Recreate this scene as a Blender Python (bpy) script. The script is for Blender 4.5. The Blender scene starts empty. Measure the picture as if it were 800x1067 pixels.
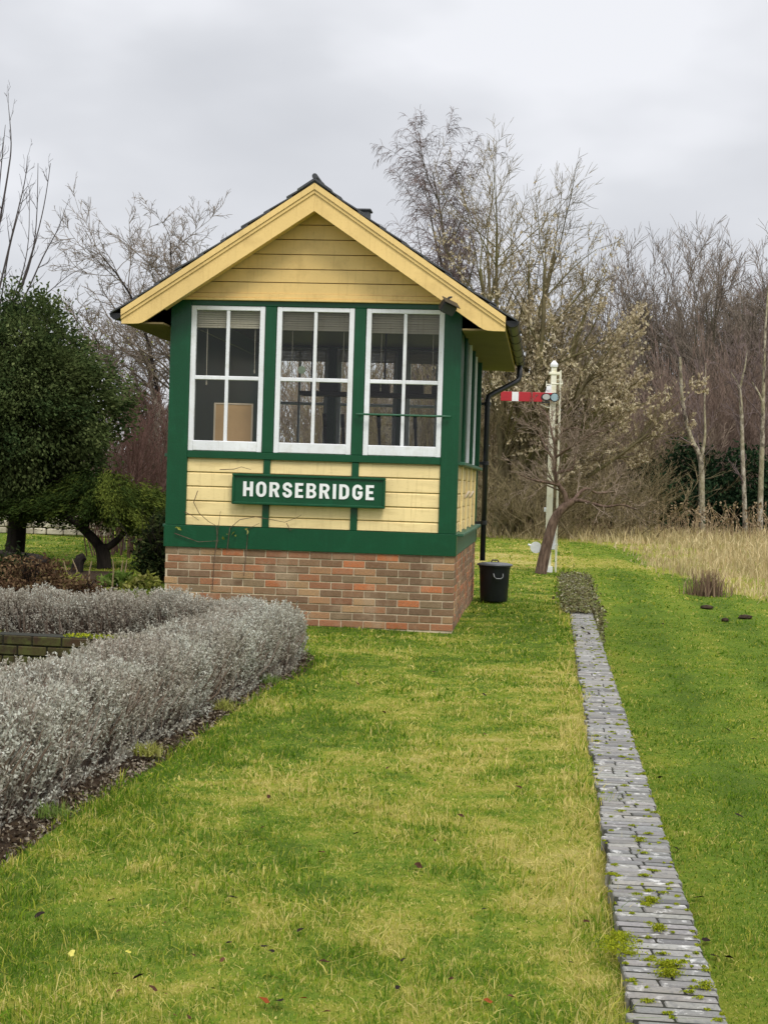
import bpy, bmesh, math, random
import numpy as np
from mathutils import Matrix, Vector

# ------------------------------------------------------------------ camera model / measuring helpers
F, H, ROLL = 1600.0, 1.42, 0.031
PITCH = math.atan(28.5 / F)
TH = math.radians(5.9)                      # the hut and the platform edge run 5.9 deg to the right of the view
CAM = np.array([0, 0, H])
def ray(px, py):
    dx, dy = px - 400, py - 533.5
    x = dx * math.cos(ROLL) + dy * math.sin(ROLL); y = -dx * math.sin(ROLL) + dy * math.cos(ROLL)
    a, c = x / F, -y / F
    return np.array([a, math.cos(PITCH) + c * math.sin(PITCH), -math.sin(PITCH) + c * math.cos(PITCH)])
def at(px, py, Y):
    r = ray(px, py); return CAM + r * (Y / r[1])
def gx(px, Y):                               # world x of a place seen in column px, Y metres away, on the ground
    return float(at(px, 505 + H * F / Y, Y)[0])
def hgt(px, py, Y): return float(at(px, py, Y)[2])
EX = np.array([math.cos(TH), -math.sin(TH), 0]); EY = np.array([math.sin(TH), math.cos(TH), 0])
HUT = np.array([0.718, 15.358, 0.0])
def hut_local(x, y):
    dx, dy = x - HUT[0], y - HUT[1]
    return dx * EX[0] + dy * EX[1], dx * EY[0] + dy * EY[1]
def edge_x(y): return 0.96 + 0.1085 * (np.asarray(y, float) - 4.1)
def smooth(a, b, x):
    t = np.clip((np.asarray(x, float) - a) / (b - a), 0, 1); return t * t * (3 - 2 * t)
def track_z(y): return -0.42 + 0.41 * smooth(13.0, 27.0, y)
def bump_z(x, y):                            # gentle unevenness of the ground
    return 0.018 * np.sin(x * 1.3 + 0.7 * y) + 0.014 * np.sin(1.9 * y - 0.8 * x + 1.0) + 0.01 * np.sin(3.1 * x + 2.3)
def ground_z(x, y):
    x = np.asarray(x, float); y = np.asarray(y, float)
    z = np.where(x > edge_x(y), track_z(y), 0.0)
    far = smooth(2.0, 8.0, x - edge_x(y)) * 0.15 * (1 - smooth(18, 30, y))
    return z + bump_z(x, y) * 0.8 - 0.02 + np.where(x > edge_x(y), far, 0)
LAWN_Y = [1.0, 3.0, 5.5, 7.74, 10.0, 11.6, 12.3, 12.7, 12.95]
LAWN_X = [-1.85, -1.64, -1.36, -1.15, -0.84, -0.61, -0.52, -0.60, -1.1]
def lawn_left(y): return np.interp(y, LAWN_Y, LAWN_X)
MEAD_Y = [14, 18, 21, 24, 28, 31.6, 36, 40, 43, 45, 47]
MEAD_X = [9.0, 7.2, 5.9, 5.4, 5.1, 5.35, 6.0, 6.2, 5.6, 2.0, -8]
def mead_x(y): return np.interp(y, MEAD_Y, MEAD_X)

C = bpy.context.scene.collection
rng = np.random.default_rng(7)
random.seed(7)

# ------------------------------------------------------------------ materials
def new_mat(name):
    m = bpy.data.materials.new(name); m.use_nodes = True
    nt = m.node_tree; nt.nodes.clear()
    return m, nt
def N(nt, t, **kw):
    n = nt.nodes.new(t)
    for k, v in kw.items():
        if k in n.inputs.keys() if hasattr(n.inputs, 'keys') else False: n.inputs[k].default_value = v
        else: setattr(n, k, v)
    return n
def ramp(nt, src, stops):
    r = nt.nodes.new('ShaderNodeValToRGB')
    while len(r.color_ramp.elements) < len(stops): r.color_ramp.elements.new(0.5)
    for e, (p, c) in zip(r.color_ramp.elements, stops):
        e.position = p; e.color = (*c, 1) if len(c) == 3 else c
    nt.links.new(src, r.inputs[0]); return r.outputs[0]
def mixc(nt, fac, a, b, mode='MIX'):
    m = nt.nodes.new('ShaderNodeMix'); m.data_type = 'RGBA'; m.blend_type = mode
    for s, i in ((fac, 0), (a, 6), (b, 7)):
        if hasattr(s, 'links'): nt.links.new(s, m.inputs[i])
        elif i == 0: m.inputs[0].default_value = s
        else: m.inputs[i].default_value = (*s, 1)
    return m.outputs[2]
def noise(nt, scale, detail=3, rough=0.55, coord='Object', stretch=None):
    if coord == 'World': co = nt.nodes.new('ShaderNodeNewGeometry').outputs['Position']
    else: co = nt.nodes.new('ShaderNodeTexCoord').outputs[coord]
    if stretch:
        mp = nt.nodes.new('ShaderNodeMapping'); mp.inputs['Scale'].default_value = stretch
        nt.links.new(co, mp.inputs[0]); co = mp.outputs[0]
    n = nt.nodes.new('ShaderNodeTexNoise'); n.inputs['Scale'].default_value = scale
    n.inputs['Detail'].default_value = detail; n.inputs['Roughness'].default_value = rough
    nt.links.new(co, n.inputs['Vector']); return n.outputs[0]
def math_n(nt, op, a, b=0.0):
    m = nt.nodes.new('ShaderNodeMath'); m.operation = op
    for i, s in enumerate((a, b)):
        if hasattr(s, 'links'): nt.links.new(s, m.inputs[i])
        else: m.inputs[i].default_value = s
    return m.outputs[0]
def attr(nt, name):
    a = nt.nodes.new('ShaderNodeAttribute'); a.attribute_name = name; return a
def finish(nt, color, rough=0.7, bump=None, bump_d=0.002, spec=0.4, metal=0.0):
    p = nt.nodes.new('ShaderNodeBsdfPrincipled'); o = nt.nodes.new('ShaderNodeOutputMaterial')
    if hasattr(color, 'links'): nt.links.new(color, p.inputs['Base Color'])
    else: p.inputs['Base Color'].default_value = (*color, 1)
    if hasattr(rough, 'links'): nt.links.new(rough, p.inputs['Roughness'])
    else: p.inputs['Roughness'].default_value = rough
    p.inputs['Specular IOR Level'].default_value = spec; p.inputs['Metallic'].default_value = metal
    if bump is not None:
        b = nt.nodes.new('ShaderNodeBump'); b.inputs['Distance'].default_value = bump_d; b.inputs['Strength'].default_value = 1
        nt.links.new(bump, b.inputs['Height']); nt.links.new(b.outputs[0], p.inputs['Normal'])
    nt.links.new(p.outputs[0], o.inputs[0]); return p
def paint(name, col, dirt=(0.5, 0.45, 0.36), amount=0.25, rough=0.45, scale=6.0, grain=(1, 1, 1), bump_d=0.0012):
    m, nt = new_mat(name)
    n1 = noise(nt, scale, 6, 0.62, stretch=grain); n2 = noise(nt, 55, 4, 0.6, stretch=grain)
    n3 = noise(nt, 1.7, 3)
    v = mixc(nt, ramp(nt, n3, [(0.3, (0.0,) * 3), (0.7, (1.0,) * 3)]), tuple(c * 0.90 for c in col), tuple(min(1, c * 1.07) for c in col))
    d = mixc(nt, ramp(nt, n1, [(0.52, (0, 0, 0)), (0.72, (amount,) * 3)]), v, tuple(c * k for c, k in zip(col, dirt)))
    d = mixc(nt, ramp(nt, n2, [(0.60, (0, 0, 0)), (0.75, (amount,) * 3)]), d, tuple(c * k * 0.9 for c, k in zip(col, dirt)))
    st = noise(nt, 9, 4, 0.6, stretch=(4, 4, 0.25))
    d = mixc(nt, ramp(nt, st, [(0.55, (0, 0, 0)), (0.75, (amount * 0.9,) * 3)]), d, tuple(c * k for c, k in zip(col, dirt)))
    finish(nt, d, rough, n2, bump_d); return m
def leafmat(name, cols, trans=0.3, attrname='rnd', patch=None, rough=0.6):
    """two sided leaf / blade: colour chosen by a per-leaf random number"""
    m, nt = new_mat(name)
    a = attr(nt, attrname).outputs['Fac']
    k = len(cols); col = ramp(nt, a, [(i / max(1, k - 1), c) for i, c in enumerate(cols)])
    if patch:
        n = noise(nt, patch[0], 3, 0.6, 'World')
        col = mixc(nt, ramp(nt, n, [(0.4, (0, 0, 0)), (0.6, (patch[2],) * 3)]), col, patch[1])
    leaf_out(nt, col, trans); return m
def leaf_out(nt, col, trans):
    d = nt.nodes.new('ShaderNodeBsdfDiffuse'); t = nt.nodes.new('ShaderNodeBsdfTranslucent')
    mx = nt.nodes.new('ShaderNodeMixShader'); mx.inputs[0].default_value = trans
    o = nt.nodes.new('ShaderNodeOutputMaterial')
    nt.links.new(col, d.inputs[0]); nt.links.new(col, t.inputs[0])
    nt.links.new(d.outputs[0], mx.inputs[1]); nt.links.new(t.outputs[0], mx.inputs[2]); nt.links.new(mx.outputs[0], o.inputs[0])
def bark(name, a, b, scale=9, stretch=(1, 1, 0.25), moss=None):
    m, nt = new_mat(name)
    n = noise(nt, scale, 5, 0.65, 'World', stretch); n2 = noise(nt, 1.1, 2, 0.5, 'World')
    c = ramp(nt, n, [(0.35, a), (0.65, b)])
    if moss: c = mixc(nt, ramp(nt, n2, [(0.45, (0, 0, 0)), (0.62, (0.7,) * 3)]), c, moss)
    finish(nt, c, 0.9, n, 0.01, 0.1); return m

def grass_color(nt, kind):
    """greens and straw in patches; kind: platform | track | field"""
    big = noise(nt, 0.95, 3, 0.6, 'World'); mid = noise(nt, 3.6, 5, 0.7, 'World'); fine = noise(nt, 14, 3, 0.6, 'World')
    s = math_n(nt, 'ADD', math_n(nt, 'ADD', math_n(nt, 'MULTIPLY', big, 0.75), math_n(nt, 'MULTIPLY', mid, 0.80)), -0.775)
    s = math_n(nt, 'ADD', math_n(nt, 'MULTIPLY', s, attr(nt, 'amp').outputs['Fac']), 0.52)
    dry = attr(nt, 'dry').outputs['Fac']
    s = math_n(nt, 'ADD', s, dry)
    a = attr(nt, 'rnd').outputs['Fac']
    s = math_n(nt, 'ADD', s, math_n(nt, 'MULTIPLY', math_n(nt, 'SUBTRACT', a, 0.55), 0.62))
    s = math_n(nt, 'ADD', s, math_n(nt, 'MULTIPLY', math_n(nt, 'SUBTRACT', fine, 0.5), 0.18))
    g0, g1, g2, g3, g4 = (0.074, 0.152, 0.013), (0.142, 0.246, 0.018), (0.250, 0.310, 0.028), (0.415, 0.388, 0.070), (0.61, 0.515, 0.190)
    return ramp(nt, s, [(0.33, g0), (0.46, g1), (0.55, g2), (0.66, g3), (0.83, g4)])
def grass_mat(name):
    m, nt = new_mat(name); leaf_out(nt, grass_color(nt, 0), 0.35); return m

M = {}
M['yellow'] = paint('cream yellow paint', (0.86, 0.675, 0.33), amount=0.45, scale=5, grain=(0.35, 1, 2.2))
M['barge'] = paint('ochre yellow paint', (0.80, 0.560, 0.215), amount=0.32, scale=4)
M['green'] = paint('dark green paint', (0.001, 0.060, 0.020), dirt=(4.0, 1.45, 1.7), amount=0.5, rough=0.32, scale=7)
M['sillgreen'] = paint('faded green paint', (0.035, 0.115, 0.065), dirt=(2.0, 1.4, 1.5), amount=0.4, rough=0.5)
M['white'] = paint('white gloss paint', (0.80, 0.81, 0.83), dirt=(0.70, 0.68, 0.60), amount=0.55, rough=0.35)
M['oldwhite'] = paint('old cream white paint', (0.80, 0.78, 0.64), dirt=(0.7, 0.64, 0.38), amount=0.6, rough=0.5, scale=9)
M['red'] = paint('signal red enamel', (0.42, 0.022, 0.030), dirt=(0.6, 0.8, 0.8), amount=0.35, rough=0.35)
M['black'] = paint('black paint', (0.012, 0.013, 0.015), dirt=(2.2, 2.2, 2.2), amount=0.3, rough=0.4)
M['slate'] = paint('blue grey slate', (0.060, 0.062, 0.070), dirt=(1.8, 1.9, 1.4), amount=0.6, rough=0.75, scale=12)
M['binplastic'] = paint('black bin', (0.010, 0.011, 0.014), dirt=(3, 3, 3), amount=0.3, rough=0.38)
M['lid'] = paint('dull grey lid', (0.10, 0.105, 0.115), dirt=(0.5, 0.5, 0.5), amount=0.4, rough=0.35)
M['steel'] = paint('galvanised wire', (0.16, 0.165, 0.17), rough=0.4)
M['soffit'] = paint('soffit yellow with shade painted in', (0.20, 0.145, 0.058), dirt=(0.5, 0.5, 0.5), amount=0.5, rough=0.7)  # yellow paint darkened so the colour itself carries the eave shade
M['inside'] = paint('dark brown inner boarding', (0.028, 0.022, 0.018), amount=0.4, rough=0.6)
M['floorboards'] = paint('floor boards', (0.04, 0.03, 0.022), rough=0.5)
M['tan'] = paint('tan pinboard', (0.50, 0.31, 0.15), rough=0.8, amount=0.15)
M['tanedge'] = paint('pale wood edging', (0.62, 0.5, 0.36), rough=0.6)
M['blind'] = paint('beige pleated blind', (0.42, 0.37, 0.29), rough=0.9, scale=3, grain=(0.2, 1, 8), amount=0.4)
M['lettering'] = paint('white enamel letters', (0.84, 0.85, 0.84), amount=0.08, rough=0.4)
M['lens_a'] = paint('grey signal lens', (0.42, 0.42, 0.40), rough=0.2, amount=0.2)
M['lens_b'] = paint('pale blue signal lens', (0.30, 0.42, 0.46), rough=0.12, amount=0.3)
M['lampglass'] = paint('floodlight glass', (0.05, 0.052, 0.055), rough=0.1, amount=0.1)
M['dial'] = paint('pale green dial', (0.42, 0.50, 0.36), rough=0.4)

def glass_mat():
    m, nt = new_mat('window glass')
    t = nt.nodes.new('ShaderNodeBsdfTransparent'); t.inputs[0].default_value = (0.93, 0.95, 0.94, 1)
    g = nt.nodes.new('ShaderNodeBsdfGlossy'); g.inputs['Roughness'].default_value = 0.01
    f = nt.nodes.new('ShaderNodeFresnel'); f.inputs[0].default_value = 1.5
    b = nt.nodes.new('ShaderNodeBump'); b.inputs['Distance'].default_value = 0.004
    nt.links.new(noise(nt, 2.5, 1), b.inputs['Height']); nt.links.new(b.outputs[0], g.inputs['Normal'])
    mx = nt.nodes.new('ShaderNodeMixShader'); o = nt.nodes.new('ShaderNodeOutputMaterial')
    k = math_n(nt, 'MULTIPLY', f.outputs[0], 0.85)
    nt.links.new(k, mx.inputs[0]); nt.links.new(t.outputs[0], mx.inputs[1]); nt.links.new(g.outputs[0], mx.inputs[2])
    nt.links.new(mx.outputs[0], o.inputs[0]); return m
M['glass'] = glass_mat()

def brick_mat(name, weather):
    m, nt = new_mat(name)
    a = attr(nt, 'tint').outputs['Color']
    n1 = noise(nt, 22, 5, 0.7); n2 = noise(nt, 3.2, 4, 0.6); n3 = noise(nt, 120, 3, 0.6)
    c = mixc(nt, ramp(nt, n1, [(0.35, (0, 0, 0)), (0.75, (0.45,) * 3)]), a, (0.33, 0.24, 0.16))
    c = mixc(nt, ramp(nt, n2, [(0.52, (0, 0, 0)), (0.68, (weather,) * 3)]), c, (0.43, 0.32, 0.21))
    c = mixc(nt, ramp(nt, n3, [(0.35, (0.5,) * 3), (0.55, (0, 0, 0))]), c, (0.12, 0.085, 0.06))
    finish(nt, c, 0.9, n3, 0.003, 0.15); return m
M['brick'] = brick_mat('old red and brown bricks', 0.55)
def mossy_mat():
    m, nt = new_mat('damp mossy brickwork')
    a = attr(nt, 'tint').outputs['Color']
    n1 = noise(nt, 7, 5, 0.7); n2 = noise(nt, 2.5, 3)
    c = mixc(nt, ramp(nt, n1, [(0.40, (0, 0, 0)), (0.6, (0.75,) * 3)]), a, (0.075, 0.085, 0.022))
    c = mixc(nt, ramp(nt, n2, [(0.5, (0, 0, 0)), (0.65, (0.6,) * 3)]), c, (0.05, 0.042, 0.03))
    finish(nt, c, 0.9, n1, 0.006, 0.2); return m
M['mossbrick'] = mossy_mat()
def coping_mat():
    m, nt = new_mat('worn grey edging bricks')
    a = attr(nt, 'tint').outputs['Color']
    n1 = noise(nt, 15, 6, 0.72, 'World'); n2 = noise(nt, 1.3, 4, 0.6, 'World'); n3 = noise(nt, 60, 3, 0.6, 'World')
    c = mixc(nt, ramp(nt, n1, [(0.57, (0, 0, 0)), (0.65, (0.8,) * 3)]), a, (0.56, 0.55, 0.52))
    c = mixc(nt, ramp(nt, n2, [(0.50, (0, 0, 0)), (0.68, (0.4,) * 3)]), c, (0.22, 0.195, 0.15))
    c = mixc(nt, ramp(nt, n3, [(0.32, (0.55,) * 3), (0.5, (0, 0, 0))]), c, (0.10, 0.10, 0.10))
    finish(nt, c, 0.62, n3, 0.004, 0.4); return m
M['coping'] = coping_mat()
M['mortar'] = paint('sandy mortar', (0.56, 0.46, 0.32), dirt=(0.5, 0.5, 0.48), amount=0.55, rough=0.95, scale=8, bump_d=0.004)
M['joint'] = paint('dark earth in the joints', (0.016, 0.015, 0.009), dirt=(1.2, 1.7, 0.7), amount=0.8, rough=1, scale=14)

def ground_mat():
    m, nt = new_mat('lawn and field')
    g = mixc(nt, 0.45, grass_color(nt, 0), (0.075, 0.072, 0.022))
    soil = ramp(nt, noise(nt, 16, 5, 0.7, 'World'), [(0.35, (0.022, 0.015, 0.010)), (0.7, (0.075, 0.052, 0.034))])
    s = attr(nt, 'soil').outputs['Fac']
    s2 = math_n(nt, 'ADD', s, math_n(nt, 'MULTIPLY', math_n(nt, 'SUBTRACT', noise(nt, 5, 4, 0.6, 'World'), 0.5), 0.5))
    c = mixc(nt, ramp(nt, s2, [(0.45, (0, 0, 0)), (0.55, (1, 1, 1))]), g, soil)
    finish(nt, c, 1.0, noise(nt, 24, 5, 0.7, 'World'), 0.03, 0.05); return m
M['ground'] = ground_mat()
M['grass'] = grass_mat('mown grass')
M['soil'] = bark('dark garden soil', (0.018, 0.012, 0.008), (0.07, 0.048, 0.03), 14, (1, 1, 1))
M['soilbits'] = leafmat('crumbs and chippings', [(0.03, 0.02, 0.012), (0.07, 0.05, 0.03), (0.30, 0.26, 0.20), (0.10, 0.07, 0.04)], 0.0)
M['moss'] = leafmat('bright moss', [(0.14, 0.19, 0.012), (0.27, 0.31, 0.02), (0.36, 0.36, 0.03)], 0.15)
M['straw'] = leafmat('dead meadow grass', [(0.28, 0.21, 0.10), (0.58, 0.45, 0.235), (0.78, 0.65, 0.39), (0.42, 0.29, 0.16)], 0.3, patch=(0.6, (0.30, 0.26, 0.12), 0.6))
M['stalk'] = leafmat('dead stalks', [(0.12, 0.08, 0.05), (0.30, 0.22, 0.13), (0.40, 0.31, 0.2)], 0.1)
M['weed'] = leafmat('dead weed', [(0.10, 0.06, 0.045), (0.20, 0.13, 0.09), (0.30, 0.22, 0.14)], 0.1)
M['lavender'] = leafmat('silver lavender leaves', [(0.18, 0.16, 0.12), (0.36, 0.345, 0.275), (0.53, 0.535, 0.455), (0.77, 0.785, 0.71)], 0.25, patch=(1.6, (0.35, 0.305, 0.24), 0.65))
M['lavstem'] = leafmat('lavender stems', [(0.10, 0.07, 0.05), (0.22, 0.165, 0.125), (0.30, 0.25, 0.21)], 0.0)
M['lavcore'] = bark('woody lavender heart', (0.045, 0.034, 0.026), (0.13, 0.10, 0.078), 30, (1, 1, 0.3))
M['evergreen'] = leafmat('dark evergreen leaves', [(0.017, 0.033, 0.013), (0.040, 0.064, 0.023), (0.075, 0.105, 0.036), (0.18, 0.21, 0.085)], 0.2, patch=(1.3, (0.085, 0.10, 0.032), 0.5))
M['yew'] = leafmat('yew sprays', [(0.010, 0.020, 0.007), (0.035, 0.055, 0.013), (0.13, 0.155, 0.028)], 0.15)
M['laurel'] = leafmat('woodland evergreen leaves', [(0.010, 0.022, 0.012), (0.022, 0.045, 0.022), (0.05, 0.08, 0.035)], 0.15)
M['shrub'] = leafmat('dark shrub leaves', [(0.010, 0.018, 0.008), (0.022, 0.034, 0.012), (0.075, 0.085, 0.03)], 0.1)
M['catkin'] = leafmat('pale hanging dry leaves', [(0.36, 0.29, 0.18), (0.56, 0.47, 0.32), (0.74, 0.66, 0.50)], 0.35)
M['plantyellow'] = leafmat('yellowing leaves', [(0.16, 0.19, 0.04), (0.33, 0.34, 0.07), (0.45, 0.42, 0.16)], 0.3)
M['plantgreen'] = leafmat('green garden leaves', [(0.07, 0.13, 0.02), (0.16, 0.24, 0.05), (0.26, 0.32, 0.10)], 0.3)
M['plantbrown'] = leafmat('withered leaves', [(0.07, 0.04, 0.025), (0.15, 0.09, 0.05), (0.24, 0.17, 0.09)], 0.2)
M['bark_dark'] = bark('dark bark', (0.010, 0.008, 0.007), (0.036, 0.029, 0.024))
M['bark_shoot'] = bark('grey shoots', (0.05, 0.042, 0.042), (0.10, 0.085, 0.082))
M['bark_grey'] = bark('grey brown bark', (0.055, 0.045, 0.034), (0.13, 0.11, 0.085), moss=(0.085, 0.085, 0.035))
M['bark_olive'] = bark('olive bark', (0.075, 0.060, 0.034), (0.16, 0.135, 0.075), moss=(0.14, 0.13, 0.05))
M['bark_brown'] = bark('reddish brown bark', (0.060, 0.038, 0.028), (0.20, 0.135, 0.10), 22, (1, 1, 0.22))
M['twig_grey'] = bark('grey twigs', (0.12, 0.095, 0.074), (0.22, 0.18, 0.142))
M['twig_purple'] = bark('purplish birch twigs', (0.11, 0.080, 0.075), (0.20, 0.155, 0.145))
M['twig_brown'] = bark('brown twigs', (0.155, 0.115, 0.082), (0.28, 0.215, 0.160))
M['twig_olive'] = bark('olive twigs', (0.105, 0.082, 0.043), (0.225, 0.180, 0.100))
M['twig_russet'] = bark('russet brown twigs', (0.135, 0.092, 0.072), (0.25, 0.182, 0.145))
M['twig_red'] = bark('dark red twigs', (0.075, 0.040, 0.034), (0.145, 0.085, 0.070))
def birch_mat():
    m, nt = new_mat('white birch bark')
    n = noise(nt, 4.5, 5, 0.75, 'World', (1.5, 1.5, 1.0)); n2 = noise(nt, 0.8, 2, 0.5, 'World')
    c = ramp(nt, n, [(0.38, (0.07, 0.058, 0.045)), (0.50, (0.30, 0.26, 0.19)), (0.66, (0.54, 0.50, 0.41))])
    c = mixc(nt, ramp(nt, n2, [(0.45, (0, 0, 0)), (0.6, (0.5,) * 3)]), c, (0.34, 0.31, 0.17))
    finish(nt, c, 0.8, n, 0.006, 0.2); return m
M['birch'] = birch_mat()
M['leafbrown'] = leafmat('brown fallen leaf', [(0.06, 0.03, 0.02), (0.13, 0.065, 0.035)], 0.1)
M['leafdark'] = leafmat('blackened fallen leaf', [(0.015, 0.013, 0.012), (0.03, 0.022, 0.02)], 0.0)
M['leafyellow'] = leafmat('yellow fallen leaf', [(0.55, 0.50, 0.10), (0.62, 0.56, 0.16)], 0.2)
M['leafred'] = leafmat('rust red fallen leaf', [(0.22, 0.055, 0.02), (0.32, 0.09, 0.03)], 0.2)
M['stone'] = bark('pale lichened stone', (0.30, 0.26, 0.19), (0.62, 0.56, 0.44), 2.2, (1, 1, 1), moss=(0.17, 0.15, 0.08))

# ------------------------------------------------------------------ object helpers
def link(o, parent=None):
    C.objects.link(o)
    if parent is not None: o.parent = parent
    return o
def tag(o, label=None, cat=None, group=None, kind=None):
    if label: o['label'] = label
    if cat: o['category'] = cat
    if group: o['group'] = group
    if kind: o['kind'] = kind
    return o
def thing(name, label, cat, loc=(0, 0, 0), rz=0.0, group=None):
    o = bpy.data.objects.new(name, None); o.empty_display_size = 0.2
    o.location = [float(v) for v in loc]; o.rotation_euler = (0, 0, rz)
    link(o); return tag(o, label, cat, group)
def np_mesh(name, V, faces, mat, parent=None, rnd=None, tint=None, smooth_=False, extra=None):
    """faces: list of (n,k) index arrays"""
    me = bpy.data.meshes.new(name); V = np.asarray(V, np.float32)
    me.vertices.add(len(V)); me.vertices.foreach_set('co', V.ravel())
    loops = np.concatenate([np.asarray(f, np.int32).ravel() for f in faces])
    tot = np.concatenate([np.full(len(f), f.shape[1], np.int32) for f in faces])
    st = np.concatenate([[0], np.cumsum(tot)[:-1]]).astype(np.int32)
    me.loops.add(len(loops)); me.loops.foreach_set('vertex_index', loops)
    me.polygons.add(len(tot)); me.polygons.foreach_set('loop_start', st); me.polygons.foreach_set('loop_total', tot)
    me.polygons.foreach_set('use_smooth', np.full(len(tot), smooth_, bool))
    if rnd is not None:
        a = me.attributes.new('rnd', 'FLOAT', 'POINT'); a.data.foreach_set('value', np.asarray(rnd, np.float32))
    for k, v in (extra or {}).items():
        a = me.attributes.new(k, 'FLOAT', 'POINT'); a.data.foreach_set('value', np.asarray(v, np.float32))
    if tint is not None:
        a = me.attributes.new('tint', 'FLOAT_COLOR', 'POINT')
        t = np.ones((len(V), 4), np.float32); t[:, :3] = tint; a.data.foreach_set('color', t.ravel())
    me.update(calc_edges=True); me.validate()
    me.materials.append(mat)
    return link(bpy.data.objects.new(name, me), parent)

class MB:
    """collects simple shapes, then builds ONE mesh object"""
    def __init__(s): s.v = []; s.f = []; s.t = []
    def add(s, vs, fs, tint=(0.3, 0.3, 0.3)):
        b = len(s.v); s.v += [tuple(map(float, p)) for p in vs]; s.f += [tuple(b + i for i in f) for f in fs]; s.t += [tint] * len(vs); return s
    def box(s, x0, x1, y0, y1, z0, z1, bev=0.0, tint=(0.3, 0.3, 0.3), jit=0.0):
        if bev <= 0:
            vs = [(x, y, z) for z in (z0, z1) for y in (y0, y1) for x in (x0, x1)]
            fs = [(0, 2, 3, 1), (4, 5, 7, 6), (0, 1, 5, 4), (2, 6, 7, 3), (0, 4, 6, 2), (1, 3, 7, 5)]
        else:
            bm = bmesh.new(); bmesh.ops.create_cube(bm, size=1.0)
            for v in bm.verts:
                v.co = Vector(((x0 + x1) / 2 + v.co.x * (x1 - x0), (y0 + y1) / 2 + v.co.y * (y1 - y0), (z0 + z1) / 2 + v.co.z * (z1 - z0)))
            bmesh.ops.bevel(bm, geom=bm.edges[:], offset=bev, segments=1, affect='EDGES', profile=0.5)
            bm.verts.index_update(); vs = [tuple(v.co) for v in bm.verts]; fs = [tuple(v.index for v in f.verts) for f in bm.faces]; bm.free()
        if jit:
            j = [random.uniform(-jit, jit) for _ in range(3)]; vs = [tuple(a + b for a, b in zip(v, j)) for v in vs]
        return s.add(vs, fs, tint)
    def prism(s, poly, y0, y1, axis='y', tint=(0.3, 0.3, 0.3)):
        n = len(poly)
        mk = {'y': lambda a, b, c: (a, c, b), 'x': lambda a, b, c: (c, a, b), 'z': lambda a, b, c: (a, b, c)}[axis]
        vs = [mk(a, b, y0) for a, b in poly] + [mk(a, b, y1) for a, b in poly]
        fs = [tuple(range(n)), tuple(range(2 * n - 1, n - 1, -1))] + [(i, n + i, n + (i + 1) % n, (i + 1) % n) for i in range(n)]
        return s.add(vs, fs, tint)
    def tube(s, pts, r, k=8, cap=True, squash=None):
        pts = [Vector(p) for p in pts]; n = len(pts); r = r if hasattr(r, '__len__') else [r] * n
        vs = []; prev = None
        for i, p in enumerate(pts):
            t = (pts[min(i + 1, n - 1)] - pts[max(i - 1, 0)]).normalized()
            a = prev - t * prev.dot(t) if prev is not None else t.cross(Vector((0.31, 0.17, 0.93)))
            if a.length < 1e-5: a = t.orthogonal()
            a.normalize(); b = t.cross(a); prev = a
            for j in range(k):
                g = 2 * math.pi * j / k; vs.append(p + (a * math.cos(g) + b * math.sin(g)) * r[i])
        fs = [(i * k + j, i * k + (j + 1) % k, (i + 1) * k + (j + 1) % k, (i + 1) * k + j) for i in range(n - 1) for j in range(k)]
        if cap: fs += [tuple(range(k - 1, -1, -1)), tuple((n - 1) * k + j for j in range(k))]
        return s.add(vs, fs)
    def lathe(s, prof, k=24, c=(0, 0), z0=0.0):
        vs = [(c[0] + r * math.cos(2 * math.pi * j / k), c[1] + r * math.sin(2 * math.pi * j / k), z0 + z) for r, z in prof for j in range(k)]
        n = len(prof)
        fs = [(i * k + j, i * k + (j + 1) % k, (i + 1) * k + (j + 1) % k, (i + 1) * k + j) for i in range(n - 1) for j in range(k)]
        fs += [tuple(range(k - 1, -1, -1)), tuple((n - 1) * k + j for j in range(k))]
        return s.add(vs, fs)
    def disc_y(s, cx, cz, rx, rz, y0, y1, k=20):
        return s.prism([(cx + rx * math.cos(2 * math.pi * i / k), cz + rz * math.sin(2 * math.pi * i / k)) for i in range(k)], y0, y1)
    def build(s, name, mat, parent=None, smooth_=False, tint=False):
        me = bpy.data.meshes.new(name); me.from_pydata(s.v, [], s.f)
        if tint:
            a = me.attributes.new('tint', 'FLOAT_COLOR', 'POINT'); t = np.ones((len(s.v), 4), np.float32); t[:, :3] = s.t
            a.data.foreach_set('color', t.ravel())
        bm = bmesh.new(); bm.from_mesh(me); bmesh.ops.recalc_face_normals(bm, faces=bm.faces[:]); bm.to_mesh(me); bm.free()
        if smooth_: me.polygons.foreach_set('use_smooth', np.ones(len(me.polygons), bool))
        me.materials.append(mat); me.update()
        return link(bpy.data.objects.new(name, me), parent)
def one(mb, name, mat, label, cat, group=None, **kw): return tag(mb.build(name, mat, **kw), label, cat, group)

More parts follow.
